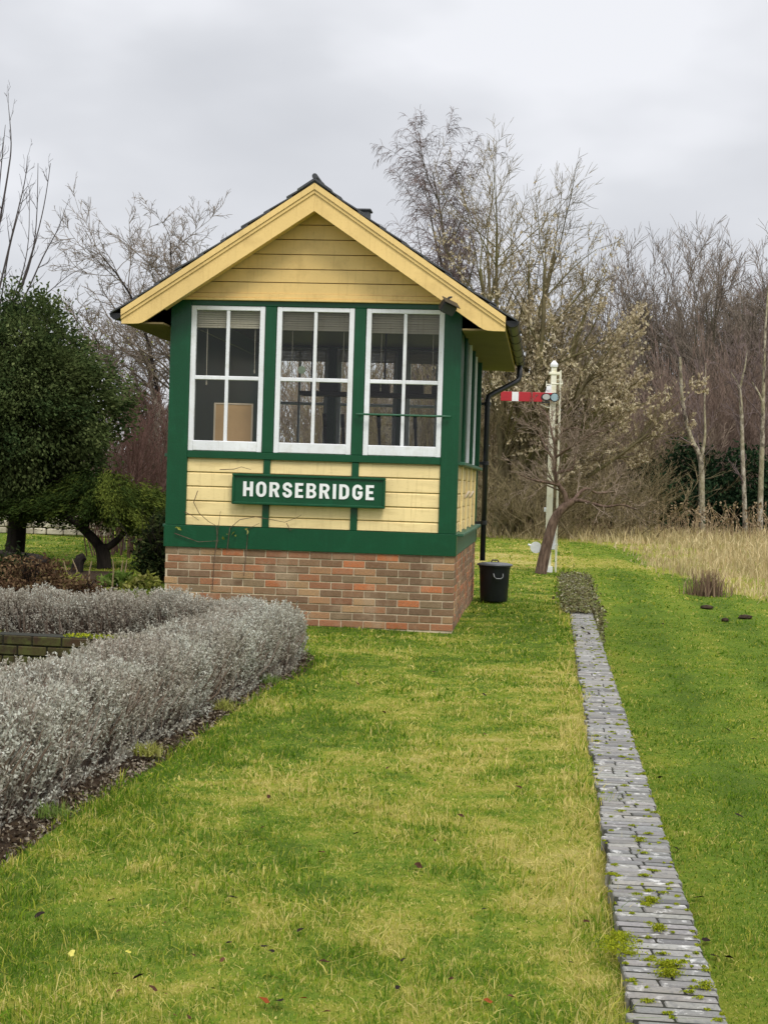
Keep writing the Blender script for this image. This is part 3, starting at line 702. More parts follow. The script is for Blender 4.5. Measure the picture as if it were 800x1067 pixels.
# gable boarding, front and rear
RX, RZ, SL = -1.475, 4.352, 0.668          # roof line: ridge x, ridge underside height, slope
def gable(y0, y1, nm):
    mb = MB(); zs = [3.31, 3.428, 3.563, 3.712, 3.862, 4.01, 4.16, 4.31]
    for za, zb in zip(zs[:-1], zs[1:]):
        h0 = (RZ - za) / SL - 0.03; h1 = (RZ - zb) / SL - 0.03; e = random.uniform(0, 0.003)
        h1 = max(h1, 0.003)
        sgn = -1 if y0 < 1 else 1; yf, yk = (y0, y1) if sgn < 0 else (y1, y0)
        t = 0.010 * sgn
        ring = lambda y, za_, zb_, ha, hb: [(RX - ha, y, za_), (RX + ha, y, za_), (RX + hb, y, zb_), (RX - hb, y, zb_)]
        va = ring(yf + e * sgn, za + 0.0025, zb - 0.0065, h0, h1) + ring(yk, za + 0.001, zb - 0.001, h0, h1)
        mb.add(va, [(0, 1, 2, 3), (7, 6, 5, 4), (0, 4, 5, 1), (1, 5, 6, 2), (2, 6, 7, 3), (3, 7, 4, 0)])
    return mb.build(nm, M['barge'], hut)
gable(-0.012, 0.06, 'gable_boarding'); gable(D - 0.06, D + 0.012, 'gable_boarding')
B('gable_moulding', 'barge', (-2.86, -0.19, -0.03, 0.05, ZT + 0.028, 3.309)); B('gable_moulding', 'barge', (-2.88, -0.17, -0.045, 0.05, ZT + 0.001, ZT + 0.027))
B('gable_moulding', 'barge', (-2.86, -0.19, D - 0.05, D + 0.03, ZT + 0.002, 3.309))

# side walls
def side(xo, sgn):
    """sgn +1: right wall whose outside is +x"""
    X = lambda a, b: (xo + sgn * a, xo + sgn * b) if sgn > 0 else (xo + sgn * b, xo + sgn * a)
    def SB(nm, mat, a, b, y0, y1, z0, z1, parent=hut, bev=0.004):
        m = MB(); xa, xb = X(a, b); m.box(xa, xb, y0, y1, z0, z1, bev=bev); return m.build(nm, M[mat], parent)
    SB('side_beam', 'sillgreen', -0.10, 0.008, 0.125, D - 0.125, ZB + 0.003, ZP - 0.03)
    SB('side_sill', 'sillgreen', -0.09, 0.075, 0.16, D - 0.13, ZP - 0.028, ZP + 0.002)
    SB('side_sill', 'sillgreen', -0.09, 0.070, 0.14, D - 0.13, ZS + 0.004, ZS + 0.038)
    SB('head_beam', 'green', -0.10, 0.006, 0.122, D - 0.122, 3.02, ZT)
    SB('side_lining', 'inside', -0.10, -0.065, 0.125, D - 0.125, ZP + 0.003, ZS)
    if sgn > 0: boards(0.125, D - 0.125, ZL[:-1] + [ZS + 0.003], 0.012, 0.06, 'side_boarding', 'y', xo)
    else: SB('side_boarding', 'yellow', -0.06, -0.01, 0.125, D - 0.125, ZP + 0.003, ZS + 0.003)
    if sgn > 0:
        ys = [0.125, 1.22, 2.30, 3.40, D - 0.125]
        for i in range(4):
            y0, y1 = ys[i] + (0.04 if i else 0.30), ys[i + 1] - 0.04
            if i < 3: SB('side_post', 'green', -0.09, 0.012, ys[i + 1] - 0.035, ys[i + 1] + 0.035, ZS + 0.039, 3.019)
            off = -0.055
            f = MB(); z0, z1 = ZS + 0.042, 3.016
            for (a, b, c, e) in ((y0, y0 + 0.055, z0, z1), (y1 - 0.055, y1, z0, z1), (y0 + 0.055, y1 - 0.055, z0, z0 + 0.09), (y0 + 0.055, y1 - 0.055, z1 - 0.05, z1), ((y0 + y1) / 2 - 0.015, (y0 + y1) / 2 + 0.015, z0 + 0.09, z1 - 0.05)):
                xa, xb = X(off - 0.04, off + 0.012); f.box(xa, xb, a, b, c, e, bev=0.004)
            w = f.build('window', M['white'], hut)
            g = MB(); xg = xo + sgn * (off - 0.015); g.add([(xg, y0 + 0.03, z0 + 0.03), (xg, y1 - 0.03, z0 + 0.03), (xg, y1 - 0.03, z1 - 0.02), (xg, y0 + 0.03, z1 - 0.02)], [(0, 1, 2, 3)]); g.build('pane', M['glass'], w)
        SB('side_post', 'green', -0.09, 0.010, 0.125, 0.42, ZS + 0.039, 3.019)
        for yy, w_ in ((1.30, 0.034), (2.75, 0.030)): SB('sash_edge', 'white', 0.013, 0.013 + w_, yy, yy + 0.05, ZS + 0.045, 3.010)
        for yy, w_ in ((0.55, 0.026), (2.0, 0.040), (3.6, 0.05)): SB('side_post', 'green', 0.013, 0.013 + w_, yy, yy + 0.07, ZS + 0.045, 3.012)
        for yy in (0.75, 1.75, 2.75, 3.75): SB('cover_strip', 'yellow', 0.001, 0.022, yy, yy + 0.05, ZP + 0.004, ZS - 0.002)
        for yy in (1.25, 2.25):
            m = MB(); m.tube([(xo + 0.02, yy, 1.30), (xo + 0.05, yy + 0.05, 1.36), (xo + 0.055, yy + 0.2, 1.37), (xo + 0.02, yy + 0.3, 1.31)], 0.014, 6)
            m.build('wall_hook', M['tanedge'], hut, smooth_=True)
    else:
        SB('side_wall_boarding', 'green', -0.09, 0.0, 0.125, D - 0.125, ZS + 0.039, 3.019, bev=0)
side(0.0, 1); side(-W, -1)

# floor, ceiling
B('floor', 'floorboards', (-W + 0.11, -0.11, 0.11, D - 0.11, 0.73, 0.76), bev=0)
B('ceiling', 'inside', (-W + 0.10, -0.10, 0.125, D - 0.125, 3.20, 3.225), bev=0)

# roof
RY0, RY1 = -0.265, D + 0.22
HW = 1.925                                  # half width to the slate edge
def roof():
    deck = MB()
    for s in (-1, 1):
        a = [(RX, RZ), (RX + s * HW, RZ - SL * HW), (RX + s * HW, RZ - SL * HW + 0.022), (RX, RZ + 0.022)]
        deck.prism(a, RY0 + 0.001, RY1, 'y')
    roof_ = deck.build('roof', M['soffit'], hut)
    for s in (-1, 1):
        sl = MB(); n = 9; run = (HW + 0.045) / n
        for i in range(n):
            x0 = i * run; x1 = x0 + run + 0.06
            y = RY0 - 0.055 - (0.09 if i % 2 else 0)
            while y < RY1 + 0.03:
                w = 0.22; ya = max(y, RY0 - 0.055); yb = min(y + w - 0.004, RY1 + 0.03)
                if yb - ya > 0.02:
                    l = 0.012 + random.uniform(0, 0.006); e0 = RZ + 0.028 - SL * x0; e1 = RZ + 0.030 - SL * x1 + 0.020 + random.uniform(-.004, .006)
                    x1j = x1 + random.uniform(-0.012, 0.012)
                    sl.prism([(RX + s * x0, e0), (RX + s * x1j, e1), (RX + s * x1j, e1 + l), (RX + s * x0, e0 + l)], ya, yb, 'y')
                y += w
        sl.build('slates', M['slate'], roof_)
    rd = MB(); y = RY0 - 0.07; i = 0
    while y < RY1:
        e = 0.008 * (i % 2); yb = min(y + 0.455, RY1 + 0.05)
        for s in (-1, 1):
            rd.prism([(RX, RZ + 0.070 + e), (RX + s * 0.17, RZ + 0.070 + e - SL * 0.17), (RX + s * 0.17, RZ + 0.045 + e - SL * 0.17), (RX, RZ + 0.045 + e)], y, yb, 'y')
        rd.tube([(RX, y, RZ + 0.085 + e), (RX, yb, RZ + 0.085 + e)], 0.028, 8)
        y += 0.46; i += 1
    rd.build('ridge_tiles', M['slate'], roof_)
    fl = MB()
    fl.box(RX + 0.095, RX + 0.265, 2.07, 2.24, 4.2, 4.53, bev=0.01); fl.box(RX + 0.075, RX + 0.285, 2.05, 2.26, 4.531, 4.555, bev=0.008)
    fl.build('flue', M['slate'], roof_)
    # verge timber under the slates and barge boards
    for s in (-1, 1):
        b = MB(); T = 4.372; hb = 1.915
        bot = lambda x: 4.100 - SL * x
        poly = [(RX + s * 0.0008, T), (RX + s * hb, T - SL * hb), (RX + s * hb, 2.952), (RX + s * 1.80, 2.953), (RX + s * 1.74, 2.957), (RX + s * 1.70, 2.968), (RX + s * 1.66, bot(1.66)), (RX + s * 0.0008, 4.100)]
        b.prism(poly, -0.30, -0.268, 'y')
        bb = b.build('barge_board', M['barge'], hut)
        m = MB()
        for (o0, o1, p) in ((0.0, 0.062, 0.026), (0.066, 0.098, 0.014)):
            m.prism([(RX + s * 0.001, T - o0), (RX + s * (hb + 0.002), T - SL * hb - o0), (RX + s * (hb + 0.002), T - SL * hb - o1), (RX + s * 0.001, T - o1)], -0.30 - p, -0.2995, 'y')
        m.build('moulding', M['barge'], bb)
        b = MB(); b.prism([(x, z) for x, z in poly], RY1 - 0.03, RY1 - 0.001, 'y'); b.build('barge_board', M['barge'], hut)
        q = MB(); q.prism([(RX + s * 0.001, 4.135), (RX + s * 1.52, 4.135 - SL * 1.52), (RX + s * 1.52, 4.15 - SL * 1.52), (RX + s * 0.001, 4.15)], -0.262, -0.05, 'y'); q.build('soffit', M['barge'], hut)
        # boxed eave
        xe = RX + s * hb; xw = 0.02 if s > 0 else -W - 0.02
        xa, xb = sorted((xw, xe - s * 0.002))
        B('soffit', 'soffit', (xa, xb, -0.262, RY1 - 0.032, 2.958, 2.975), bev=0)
        xa, xb = sorted((xe - s * 0.022, xe - s * 0.0))
        B('fascia', 'barge', (xa, xb, -0.262, RY1 - 0.032, 2.977, 3.095), bev=0)
        # gutter
        xg = xe + s * 0.066; gm = MB(); k = 9; r0, r1 = 0.060, 0.053
        prof = [(xg + r0 * math.cos(math.pi + math.pi * j / k), 3.055 + r0 * math.sin(math.pi + math.pi * j / k)) for j in range(k + 1)] + \
               [(xg + r1 * math.cos(2 * math.pi - math.pi * j / k), 3.055 + r1 * math.sin(2 * math.pi - math.pi * j / k)) for j in range(k + 1)]
        n = len(prof); y0, y1 = -0.27, RY1 - 0.02
        gm.add([(a, yy, b) for yy in (y0, y1) for a, b in prof], [(i, (i + 1) % n, n + (i + 1) % n, n + i) for i in range(n)] +
               [(j, j + 1, n - 2 - j, n - 1 - j) for j in range(k)] + [tuple(n + q for q in (j + 1, j, n - 1 - j, n - 2 - j)) for j in range(k)])
        gm.disc_y(xg, 3.0545, 0.001, 0.001, -0.272, -0.271, 4)
        gu = gm.build('gutter', M['black'], hut, smooth_=False)
        e = MB(); e.prism([(xg + 0.062 * math.cos(math.pi + math.pi * j / 10), 3.056 + 0.062 * math.sin(math.pi + math.pi * j / 10)) for j in range(11)], -0.29, -0.2712, 'y'); e.build('end_cap', M['black'], gu)
        for yy in (-0.22, 0.62, 1.45, 2.3, 3.15, 4.0, 4.6):
            q = MB(); q.prism([(xg + 0.068 * math.cos(math.pi + math.pi * j / 10), 3.058 + 0.068 * math.sin(math.pi + math.pi * j / 10)) for j in range(11)], yy, yy + 0.05, 'y')
            q.build('gutter_bracket', M['black'], gu)
        if s > 0:
            p = MB()
            p.tube([(xg, 4.45, 3.00), (xg, 4.45, 2.86), (xg - 0.01, 4.44, 2.815), (xg - 0.06, 4.40, 2.775), (0.20, 4.14, 2.62), (0.135, 4.07, 2.575), (0.125, 4.06, 2.52), (0.125, 4.06, 0.50)], 0.034, 12)
            dp = p.build('downpipe', M['black'], hut, smooth_=True)
            for zz in (0.95, 1.7, 2.45):
                c = MB(); c.lathe([(0.034, 0), (0.042, 0.004), (0.042, 0.05), (0.034, 0.054)], 14, (0.125, 4.06), zz); c.box(0.0, 0.09, 4.045, 4.075, zz + 0.01, zz + 0.045)
                c.build('pipe_clip', M['black'], dp)
roof()

# ------------------------------------------------------------------ things inside and on the hut
def local(x, y, z=0.0): return HUT + EX * x + EY * y + np.array([0, 0, z])
nb = thing('notice_board', 'blank tan board with pale edging standing inside the left window', 'notice board', local(-2.35, 0.32, 0.76), -TH)
m = MB(); m.box(-0.19, 0.19, 0, 0.018, 1.02 - 0.05, 1.49 - 0.05); m.build('board', M['tan'], nb)
m = MB(); m.box(-0.205, -0.188, -0.006, 0.022, 0.955, 1.455).box(0.188, 0.205, -0.006, 0.022, 0.955, 1.455).box(-0.188, 0.188, -0.006, 0.022, 1.441, 1.455).box(-0.188, 0.188, -0.006, 0.022, 0.955, 0.969); m.build('edging', M['tanedge'], nb)
m = MB()
for x in (-0.15, 0.15): m.box(x - 0.02, x + 0.02, 0.019, 0.05, 0.0, 0.955)
m.box(-0.15, 0.15, 0.024, 0.045, 0.4, 0.45); m.build('stand', M['inside'], nb)
bs = thing('instrument_shelf', 'dark shelf with block instruments hanging across the inside of the box', 'shelf', local(-1.0, 2.2, 2.42), -TH)
m = MB(); m.box(-0.95, 0.85, -0.14, 0.14, 0, 0.045); m.build('shelf_board', M['inside'], bs)
for x in (-0.85, 0.0, 0.75):
    m = MB(); m.tube([(x, 0.10, 0.010), (x, 0.13, 0.78)], 0.012, 6); m.build('hanger', M['black'], bs)
for x, w, h in ((-0.62, 0.22, 0.13), (-0.1, 0.34, 0.11), (0.36, 0.2, 0.13), (0.66, 0.2, 0.10)):
    m = MB(); m.box(x - w / 2, x + w / 2, -0.1, 0.1, 0.046, 0.046 + h, bev=0.01); m.build('instrument', M['inside'], bs)
lf = thing('lever_frame', 'black iron lever frame seen through the right window', 'lever frame', local(-0.95, 1.6, 0.76), -TH)
m = MB(); m.box(-0.7, 0.62, -0.22, 0.22, 0, 0.16, bev=0.02); m.build('frame', M['black'], lf)
for i in range(6):
    x = -0.55 + i * 0.2; tilt = 0.55 if i == 4 else (-0.06)
    m = MB(); m.tube([(x, 0, 0.15), (x + tilt * 0.45, -0.1, 0.75), (x + tilt * 0.9, -0.16, 1.28)], [0.02, 0.018, 0.016], 8); m.tube([(x + tilt * 0.9, -0.16, 1.28), (x + tilt * 1.02, -0.18, 1.42)], 0.022, 8)
    m.build('lever', M['black'], lf, smooth_=True)

# name sign
sg = thing('name_sign', 'dark green name board with white lettering HORSEBRIDGE on the yellow boards', 'sign', local(-1.485, -0.03, 1.184), -TH)
SW, SH = 0.772, 0.298
m = MB(); m.box(-SW, SW, -0.035, 0.0155, 0, SH, bev=0.003); m.build('board', M['green'], sg)
m = MB(); fr = 0.02
m.box(-SW - 0.006, SW + 0.006, -0.055, -0.010, SH - fr, SH + 0.006, bev=0.006).box(-SW - 0.006, SW + 0.006, -0.055, -0.010, -0.006, fr, bev=0.006)
m.box(-SW - 0.006, -SW + fr, -0.054, -0.010, fr, SH - fr, bev=0.006).box(SW - fr, SW + 0.006, -0.054, -0.010, fr, SH - fr, bev=0.006); m.build('frame', M['green'], sg)
def stroke(path, w):
    """outline of a thick open stroke along a centre line"""
    n = len(path); L, R_ = [], []
    for i, (x, y) in enumerate(path):
        a = path[max(i - 1, 0)]; b = path[min(i + 1, n - 1)]
        d0 = Vector((x - a[0], y - a[1])); d1 = Vector((b[0] - x, b[1] - y))
        d0 = d0.normalized() if d0.length > 1e-6 else d1.normalized(); d1 = d1.normalized() if d1.length > 1e-6 else d0
        t = (d0 + d1).normalized(); k = w / 2 / max(0.5, t.dot(d1)); L.append((x - t.y * k, y + t.x * k)); R_.append((x + t.y * k, y - t.x * k))
    return L + R_[::-1]
def arc(cx, cy, rx, ry, a0, a1, n=9): return [(cx + rx * math.cos(math.radians(a0 + (a1 - a0) * i / n)), cy + ry * math.sin(math.radians(a0 + (a1 - a0) * i / n))) for i in range(n + 1)]
def glyph(c):
    s = 0.215
    if c == 'H': return 0.66, [[(0, 0), (s, 0), (s, .40), (.66 - s, .40), (.66 - s, 0), (.66, 0), (.66, 1), (.66 - s, 1), (.66 - s, .60), (s, .60), (s, 1), (0, 1)]]
    if c == 'O':
        f = lambda x0, x1, y0, y1, r, q: arc(x1 - r, y1 - q, r, q, 0, 90) + arc(x0 + r, y1 - q, r, q, 90, 180) + arc(x0 + r, y0 + q, r, q, 180, 270) + arc(x1 - r, y0 + q, r, q, 270, 360)
        return 0.68, [f(0, .68, -.015, 1.015, .33, .36), f(s, .68 - s, .165, .835, .124, .17)]
    if c == 'D': return 0.66, [[(0, 0), (.30, 0)] + arc(.30, .36, .36, .36, -90, 0) + arc(.30, .64, .36, .36, 0, 90) + [(0, 1)], [(s, .18), (.28, .18)] + arc(.28, .36, .165, .18, -90, 0) + arc(.28, .64, .165, .18, 0, 90) + [(s, .82)]]
    if c == 'R': return 0.68, [[(0, 0), (s, 0), (s, .39), (.30, .39), (.44, 0), (.68, 0), (.51, .43)] + arc(.38, .71, .285, .29, -58, 90) + [(0, 1)], [(s, .56), (.34, .56)] + arc(.34, .695, .115, .135, -90, 90) + [(s, .83)]]
    if c == 'B': return 0.66, [[(0, 0), (.37, 0)] + arc(.37, .28, .29, .28, -90, 62) + arc(.36, .745, .27, .255, -48, 90) + [(0, 1)], [(s, .165), (.34, .165)] + arc(.34, .29, .12, .125, -90, 90) + [(s, .415)], [(s, .59), (.33, .59)] + arc(.33, .715, .11, .125, -90, 90) + [(s, .84)]]
    if c == 'I': return s, [[(0, 0), (s, 0), (s, 1), (0, 1)]]
    if c == 'E': return 0.54, [[(0, 0), (.54, 0), (.54, .18), (s, .18), (s, .415), (.48, .415), (.48, .59), (s, .59), (s, .82), (.53, .82), (.53, 1), (0, 1)]]
    if c == 'S': return 0.62, [stroke([(.525, .69)] + arc(.31, .715, .212, .20, 10, 165, 10) + [(.105, .66), (.16, .575), (.31, .51), (.46, .43), (.515, .33)] + arc(.31, .285, .212, .20, 5, -165, 10) + [(.095, .33)], .20)]
    if c == 'G': return 0.68, [stroke(arc(.345, .66, .235, .255, 8, 180, 10) + arc(.345, .34, .235, .255, 180, 350, 10) + [(.575, .455), (.36, .455)], .20)]
def lettering():
    cu = bpy.data.curves.new('lettering', 'CURVE'); cu.dimensions = '2D'; cu.fill_mode = 'BOTH'; cu.extrude = 0.02; x = 0.0
    for c in 'HORSEBRIDGE':
        w, polys = glyph(c)
        for p in polys:
            sp = cu.splines.new('POLY'); sp.points.add(len(p) - 1); sp.use_cyclic_u = True
            for q, (a, b) in zip(sp.points, p): q.co = (x + a, b, 0, 1)
        x += w + 0.20
    tmp = bpy.data.objects.new('lettering_curve', cu); C.objects.link(tmp)
    dg = bpy.context.evaluated_depsgraph_get(); dg.update()
    me = bpy.data.meshes.new_from_object(tmp.evaluated_get(dg)); me.name = 'lettering'
    bpy.data.objects.remove(tmp); bpy.data.curves.remove(cu)
    n = len(me.vertices); co = np.empty(n * 3, np.float32); me.vertices.foreach_get('co', co); co = co.reshape(-1, 3)
    x0, x1 = co[:, 0].min(), co[:, 0].max()
    out = np.stack([-0.664 + (co[:, 0] - x0) / (x1 - x0) * 1.328, -0.0395 - co[:, 2] * 0.2, 0.077 + co[:, 1] * 0.149], 1)
    me.vertices.foreach_set('co', out.astype(np.float32).ravel()); me.materials.clear(); me.materials.append(M['lettering']); me.update()
    return link(bpy.data.objects.new('lettering', me), sg)
lettering()

# floodlight under the right barge board
fl = thing('flood_light', 'small black floodlight fixed under the right end of the gable', 'floodlight', local(-0.145, -0.30, 3.20), -TH)
m = MB(); m.box(-0.075, 0.075, -0.14, -0.03, -0.055, 0.055, bev=0.015)
hd = m.build('lamp_head', M['black'], fl); hd.rotation_euler = (0.5, 0.35, 0.5); hd.location = (0.0, -0.02, 0.0)
m = MB(); m.box(-0.066, 0.066, -0.1435, -0.141, -0.046, 0.046); g = m.build('glass', M['lampglass'], hd)
m = MB(); m.box(-0.085, 0.085, -0.17, -0.02, 0.060, 0.066); m.build('visor', M['black'], hd)
m = MB(); m.tube([(0.0, -0.06, 0.03), (0.03, 0.0, 0.07), (0.07, 0.015, 0.08)], 0.012, 8); m.build('bracket', M['black'], fl)

# dry climber stems on the lower left boards
cl = MB()
for pts in ([(-2.62, 1.30), (-2.66, 1.18), (-2.60, 1.07), (-2.50, 0.99), (-2.42, 0.95), (-2.40, 0.80), (-2.43, 0.62)],
            [(-2.30, 0.72), (-2.28, 0.93), (-2.18, 1.02), (-2.02, 1.055), (-1.85, 1.03), (-1.72, 1.01), (-1.60, 1.06), (-1.55, 1.09)],
            [(-2.12, 0.45), (-2.10, 0.75), (-2.09, 0.93), (-1.98, 0.99)], [(-2.40, 1.52), (-2.25, 1.53), (-2.18, 1.555), (-2.08, 1.53)], [(-2.75, 1.08), (-2.68, 1.05), (-2.6, 1.0)],
            [(-2.85, 0.86), (-2.60, 0.78), (-2.38, 0.80)], [(-2.44, 0.3), (-2.43, 0.62), (-2.40, 0.9), (-2.38, 1.1)], [(-1.7, 1.0), (-1.66, 0.93), (-1.62, 0.95)]):
    cl.tube([(x, -0.036 - random.uniform(0, 0.01), z) for x, z in pts], [0.0045 - 0.0025 * i / (len(pts) - 1) for i in range(len(pts))], 5)
cth = thing('climbing_stems', 'thin withered climber stems trailing over the lower left boards', 'climber', HUT, -TH)
cl.build('stems', M['bark_brown'], cth)
r = np.random.default_rng(5)
P = np.array([(-2.83, -0.05, 0.92), (-2.8, -0.05, 0.91), (-2.24, -0.05, 0.88), (-2.22, -0.05, 0.86), (-2.11, -0.05, 0.93), (-2.1, -0.05, 0.9), (-2.34, -0.05, 0.83), (-2.3, -0.05, 0.87)])
for q in P:
    V, f, rn = leaves(q[None], 0.05, 0.035, r); np_mesh('withered_leaf', V, f, M['plantyellow'], cth, rnd=rn)

# ------------------------------------------------------------------ bin by the downpipe
bx = local(0.285, 3.98); 
bn = thing('dustbin', 'black lidded bin standing under the downpipe beside the brick base', 'bin', (bx[0], bx[1], 0.0), 0.35)
m = MB(); m.lathe([(0.165, 0), (0.172, 0.012), (0.19, 0.40), (0.20, 0.43), (0.204, 0.445), (0.19, 0.447)], 28); m.build('body', M['binplastic'], bn, smooth_=True)
m = MB(); m.lathe([(0.222, 0.448), (0.226, 0.455), (0.222, 0.468), (0.17, 0.482), (0.05, 0.490), (0.0, 0.491)], 28); lid = m.build('lid', M['lid'], bn, smooth_=True)
m = MB(); m.tube([(-0.05, 0, 0.489), (-0.035, 0, 0.515), (0.035, 0, 0.515), (0.05, 0, 0.489)], 0.009, 6); m.build('handle', M['black'], lid)
for a in (-1.75, 1.39):
    c, s_ = math.cos(a), math.sin(a); m = MB()
    t = lambda u, o, z: (c * o - s_ * u, s_ * o + c * u, z)
    m.tube([t(-0.06, 0.192, 0.355), t(-0.055, 0.215, 0.315), t(-0.03, 0.22, 0.295), t(0.03, 0.22, 0.295), t(0.055, 0.215, 0.315), t(0.06, 0.192, 0.355)], 0.0075, 6); m.build('handle', M['steel'], bn)

# ------------------------------------------------------------------ semaphore signal
SX, SY = 2.915, 27.13
sm = thing('semaphore_signal', 'white semaphore signal post with red arm and white stripe', 'signal', (SX, SY, float(ground_z(SX - 0.2, SY))), -TH * 0.4)
m = MB()
def taper(m, w0, w1, z0, z1):
    m.add([(sx * w, sy * w, z) for w, z in ((w0, z0), (w1, z1)) for sx, sy in ((-1, -1), (1, -1), (1, 1), (-1, 1))], [(3, 2, 1, 0), (4, 5, 6, 7), (0, 1, 5, 4), (1, 2, 6, 5), (2, 3, 7, 6), (3, 0, 4, 7)])
taper(m, 0.056, 0.046, 0.0, 3.62); post = m.build('post', M['oldwhite'], sm)
m = MB(); taper(m, 0.085, 0.085, 0.0, 0.10); taper(m, 0.068, 0.064, 0.52, 0.60); m.build('base_collar', M['white'], post)
m = MB(); taper(m, 0.062, 0.066, 3.62, 3.66); taper(m, 0.068, 0.02, 3.661, 3.73); m.build('finial_cap', M['white'], post)
m = MB(); m.box(-0.085, 0.10, -0.06, 0.06, 3.48, 3.53, bev=0.006); m.build('collar', M['oldwhite'], sm); m = MB(); m.box(-0.04, 0.16, -0.055, 0.055, 3.31, 3.335, bev=0.004); m.box(0.15, 0.162, -0.01, 0.01, 3.29, 3.38); m.box(-0.13, -0.118, -0.01, 0.01, 3.27, 3.37); m.box(-0.1285, -0.035, -0.008, 0.008, 3.305, 3.32)
m.build('bracket', M['oldwhite'], sm)
m = MB(); m.prism([(-0.16, 3.10), (-0.04, 3.10), (-0.04, 3.30), (-0.115, 3.28), (-0.13, 3.20)], -0.075, 0.03, 'y'); m.disc_y(-0.09, 3.225, 0.032, 0.032, -0.085, -0.0752, 14); m.build('lamp_case', M['white'], sm)
# the arm
am = MB(); am.box(-0.925, -0.20, -0.135, -0.118, 2.992, 3.158, bev=0.004); am.box(-0.205, 0.03, -0.138, -0.122, 3.02, 3.155, bev=0.004)
arm = am.build('signal_arm', M['red'], sm)
m = MB(); m.box(-0.728, -0.612, -0.1385, -0.1355, 2.994, 3.156); m.build('white_stripe', M['white'], arm)
m = MB(); m.disc_y(0.018, 3.078, 0.082, 0.082, -0.148, -0.1385, 22); m.disc_y(-0.128, 3.078, 0.092, 0.068, -0.147, -0.1385, 22); m.box(-0.205, -0.06, -0.146, -0.139, 2.975, 3.0); m.build('spectacle', M['black'], arm)
m = MB(); m.disc_y(-0.128, 3.082, 0.066, 0.05, -0.1505, -0.1475, 20); m.build('lens', M['lens_a'], arm)
m = MB(); m.disc_y(0.018, 3.078, 0.066, 0.066, -0.1515, -0.1485, 20); m.build('lens', M['lens_b'], arm)
m = MB(); m.tube([(-0.22, -0.05, 2.955), (-0.10, -0.06, 2.90), (-0.03, -0.05, 2.905)], 0.012, 6); m.tube([(-0.02, -0.10, 3.07), (-0.02, -0.02, 3.07)], 0.02, 8); m.build('arm_stay', M['oldwhite'], sm)
# ladder
m = MB(); lx = 0.125
for dy in (-0.12, 0.12): m.tube([(lx + 0.02, dy, 0.0), (lx - 0.01, dy, 3.56)], 0.010, 6)
for i in range(14): m.tube([(lx + 0.018 - 0.002 * i, -0.12, 0.2 + i * 0.245), (lx + 0.018 - 0.002 * i, 0.12, 0.2 + i * 0.245)], 0.008, 6)
for z in (0.8, 1.7, 2.6, 3.4): m.tube([(0.05, 0, z), (lx, -0.12, z)], 0.008, 6); m.tube([(0.05, 0, z), (lx, 0.12, z)], 0.008, 6)
m.build('ladder', M['oldwhite'], sm)
m = MB(); m.tube([(-0.055, -0.09, 0.6), (-0.05, -0.08, 2.95)], 0.008, 6); m.build('pull_rod', M['oldwhite'], sm)
m = MB(); m.tube([(-0.36, -0.09, 0.475), (-0.16, -0.09, 0.42), (0.16, -0.09, 0.50)], 0.022, 8); lv = m.build('balance_lever', M['white'], sm)
m = MB(); m.disc_y(-0.22, 0.43, 0.10, 0.10, -0.125, -0.06, 20); m.build('weight', M['white'], lv)
m = MB(); m.box(-0.03, 0.12, -0.11, -0.055, 0.40, 0.72, bev=0.01); m.build('crank_bracket', M['white'], sm)
m = MB(); m.box(-0.10, -0.05, -0.08, -0.04, 1.06, 1.14, bev=0.01); m.build('rod_guide', M['white'], sm)

# ================================================================== PLANTS
def tree(name, label, cat, loc, lv_trunk, lv_crown, mt, mc, group=None, leaf=None, leafmat_=None, leafname='leaves', rz=0.0):
    t = thing(name, label, cat, loc, rz, group)
    if lv_trunk: V, f = strips(lv_trunk); np_mesh('trunk', V, f, mt, t, smooth_=True)
    if lv_crown: V, f = strips(lv_crown); np_mesh('crown', V, f, mc, t)
    if leaf is not None: V, f, rn = leaf; np_mesh(leafname, V, f, leafmat_, t, rnd=rn)
    return t
def copy_tree(o, loc, rz, scale, label):
    c = o.copy(); C.objects.link(c); c.location = [float(v) for v in loc]; c.rotation_euler = (0, 0, rz); c.scale = (scale[0], scale[0], scale[1]); c['label'] = label
    for ch in list(o.children):
        k = ch.copy(); C.objects.link(k); k.parent = c
    return c
def tips(levels, i=-1, fr=(0.4, 1.0), n=None, r=rng):
    P = levels[i][0]; B_, m, _ = P.shape; n = n or B_
    bi = r.integers(0, B_, n); t = r.uniform(*fr, n) * (m - 1); k = np.minimum(t.astype(int), m - 2); fr_ = (t - k)[:, None]
    return P[bi, k] * (1 - fr_) + P[bi, k + 1] * fr_

# --- tall drooping birch behind the roof
def birch_tall(seed):
    return grow(seed, [(0, 0, 0)], [(0.02, 0, 1)], [14.5], [0.20], [
        dict(n=10, wob=0.05, trop=0.05, tip=0.12, k=7, c=66, t0=0.2, ang=0.62, lr=0.41, rr=0.42, fall=0.75),
        dict(n=6, wob=0.10, trop=0.09, tip=0.3, k=4, c=12, t0=0.15, ang=0.65, lr=0.42, rr=0.5, fall=0.4),
        dict(n=5, wob=0.14, trop=-0.10, tip=0.4, c=8, t0=0.1, ang=0.6, lr=0.75, rr=0.55, rmin=0.0095),
        dict(n=5, wob=0.12, trop=-0.38, tip=0.5)])
g = birch_tall(11); YB = 62
bx_ = gx(462, YB); tree('birch_tree', 'tallest bare birch with drooping purplish twigs rising behind the roof', 'tree', (bx_, YB, 0), g[:2], g[2:], M['bark_grey'], M['twig_purple'])
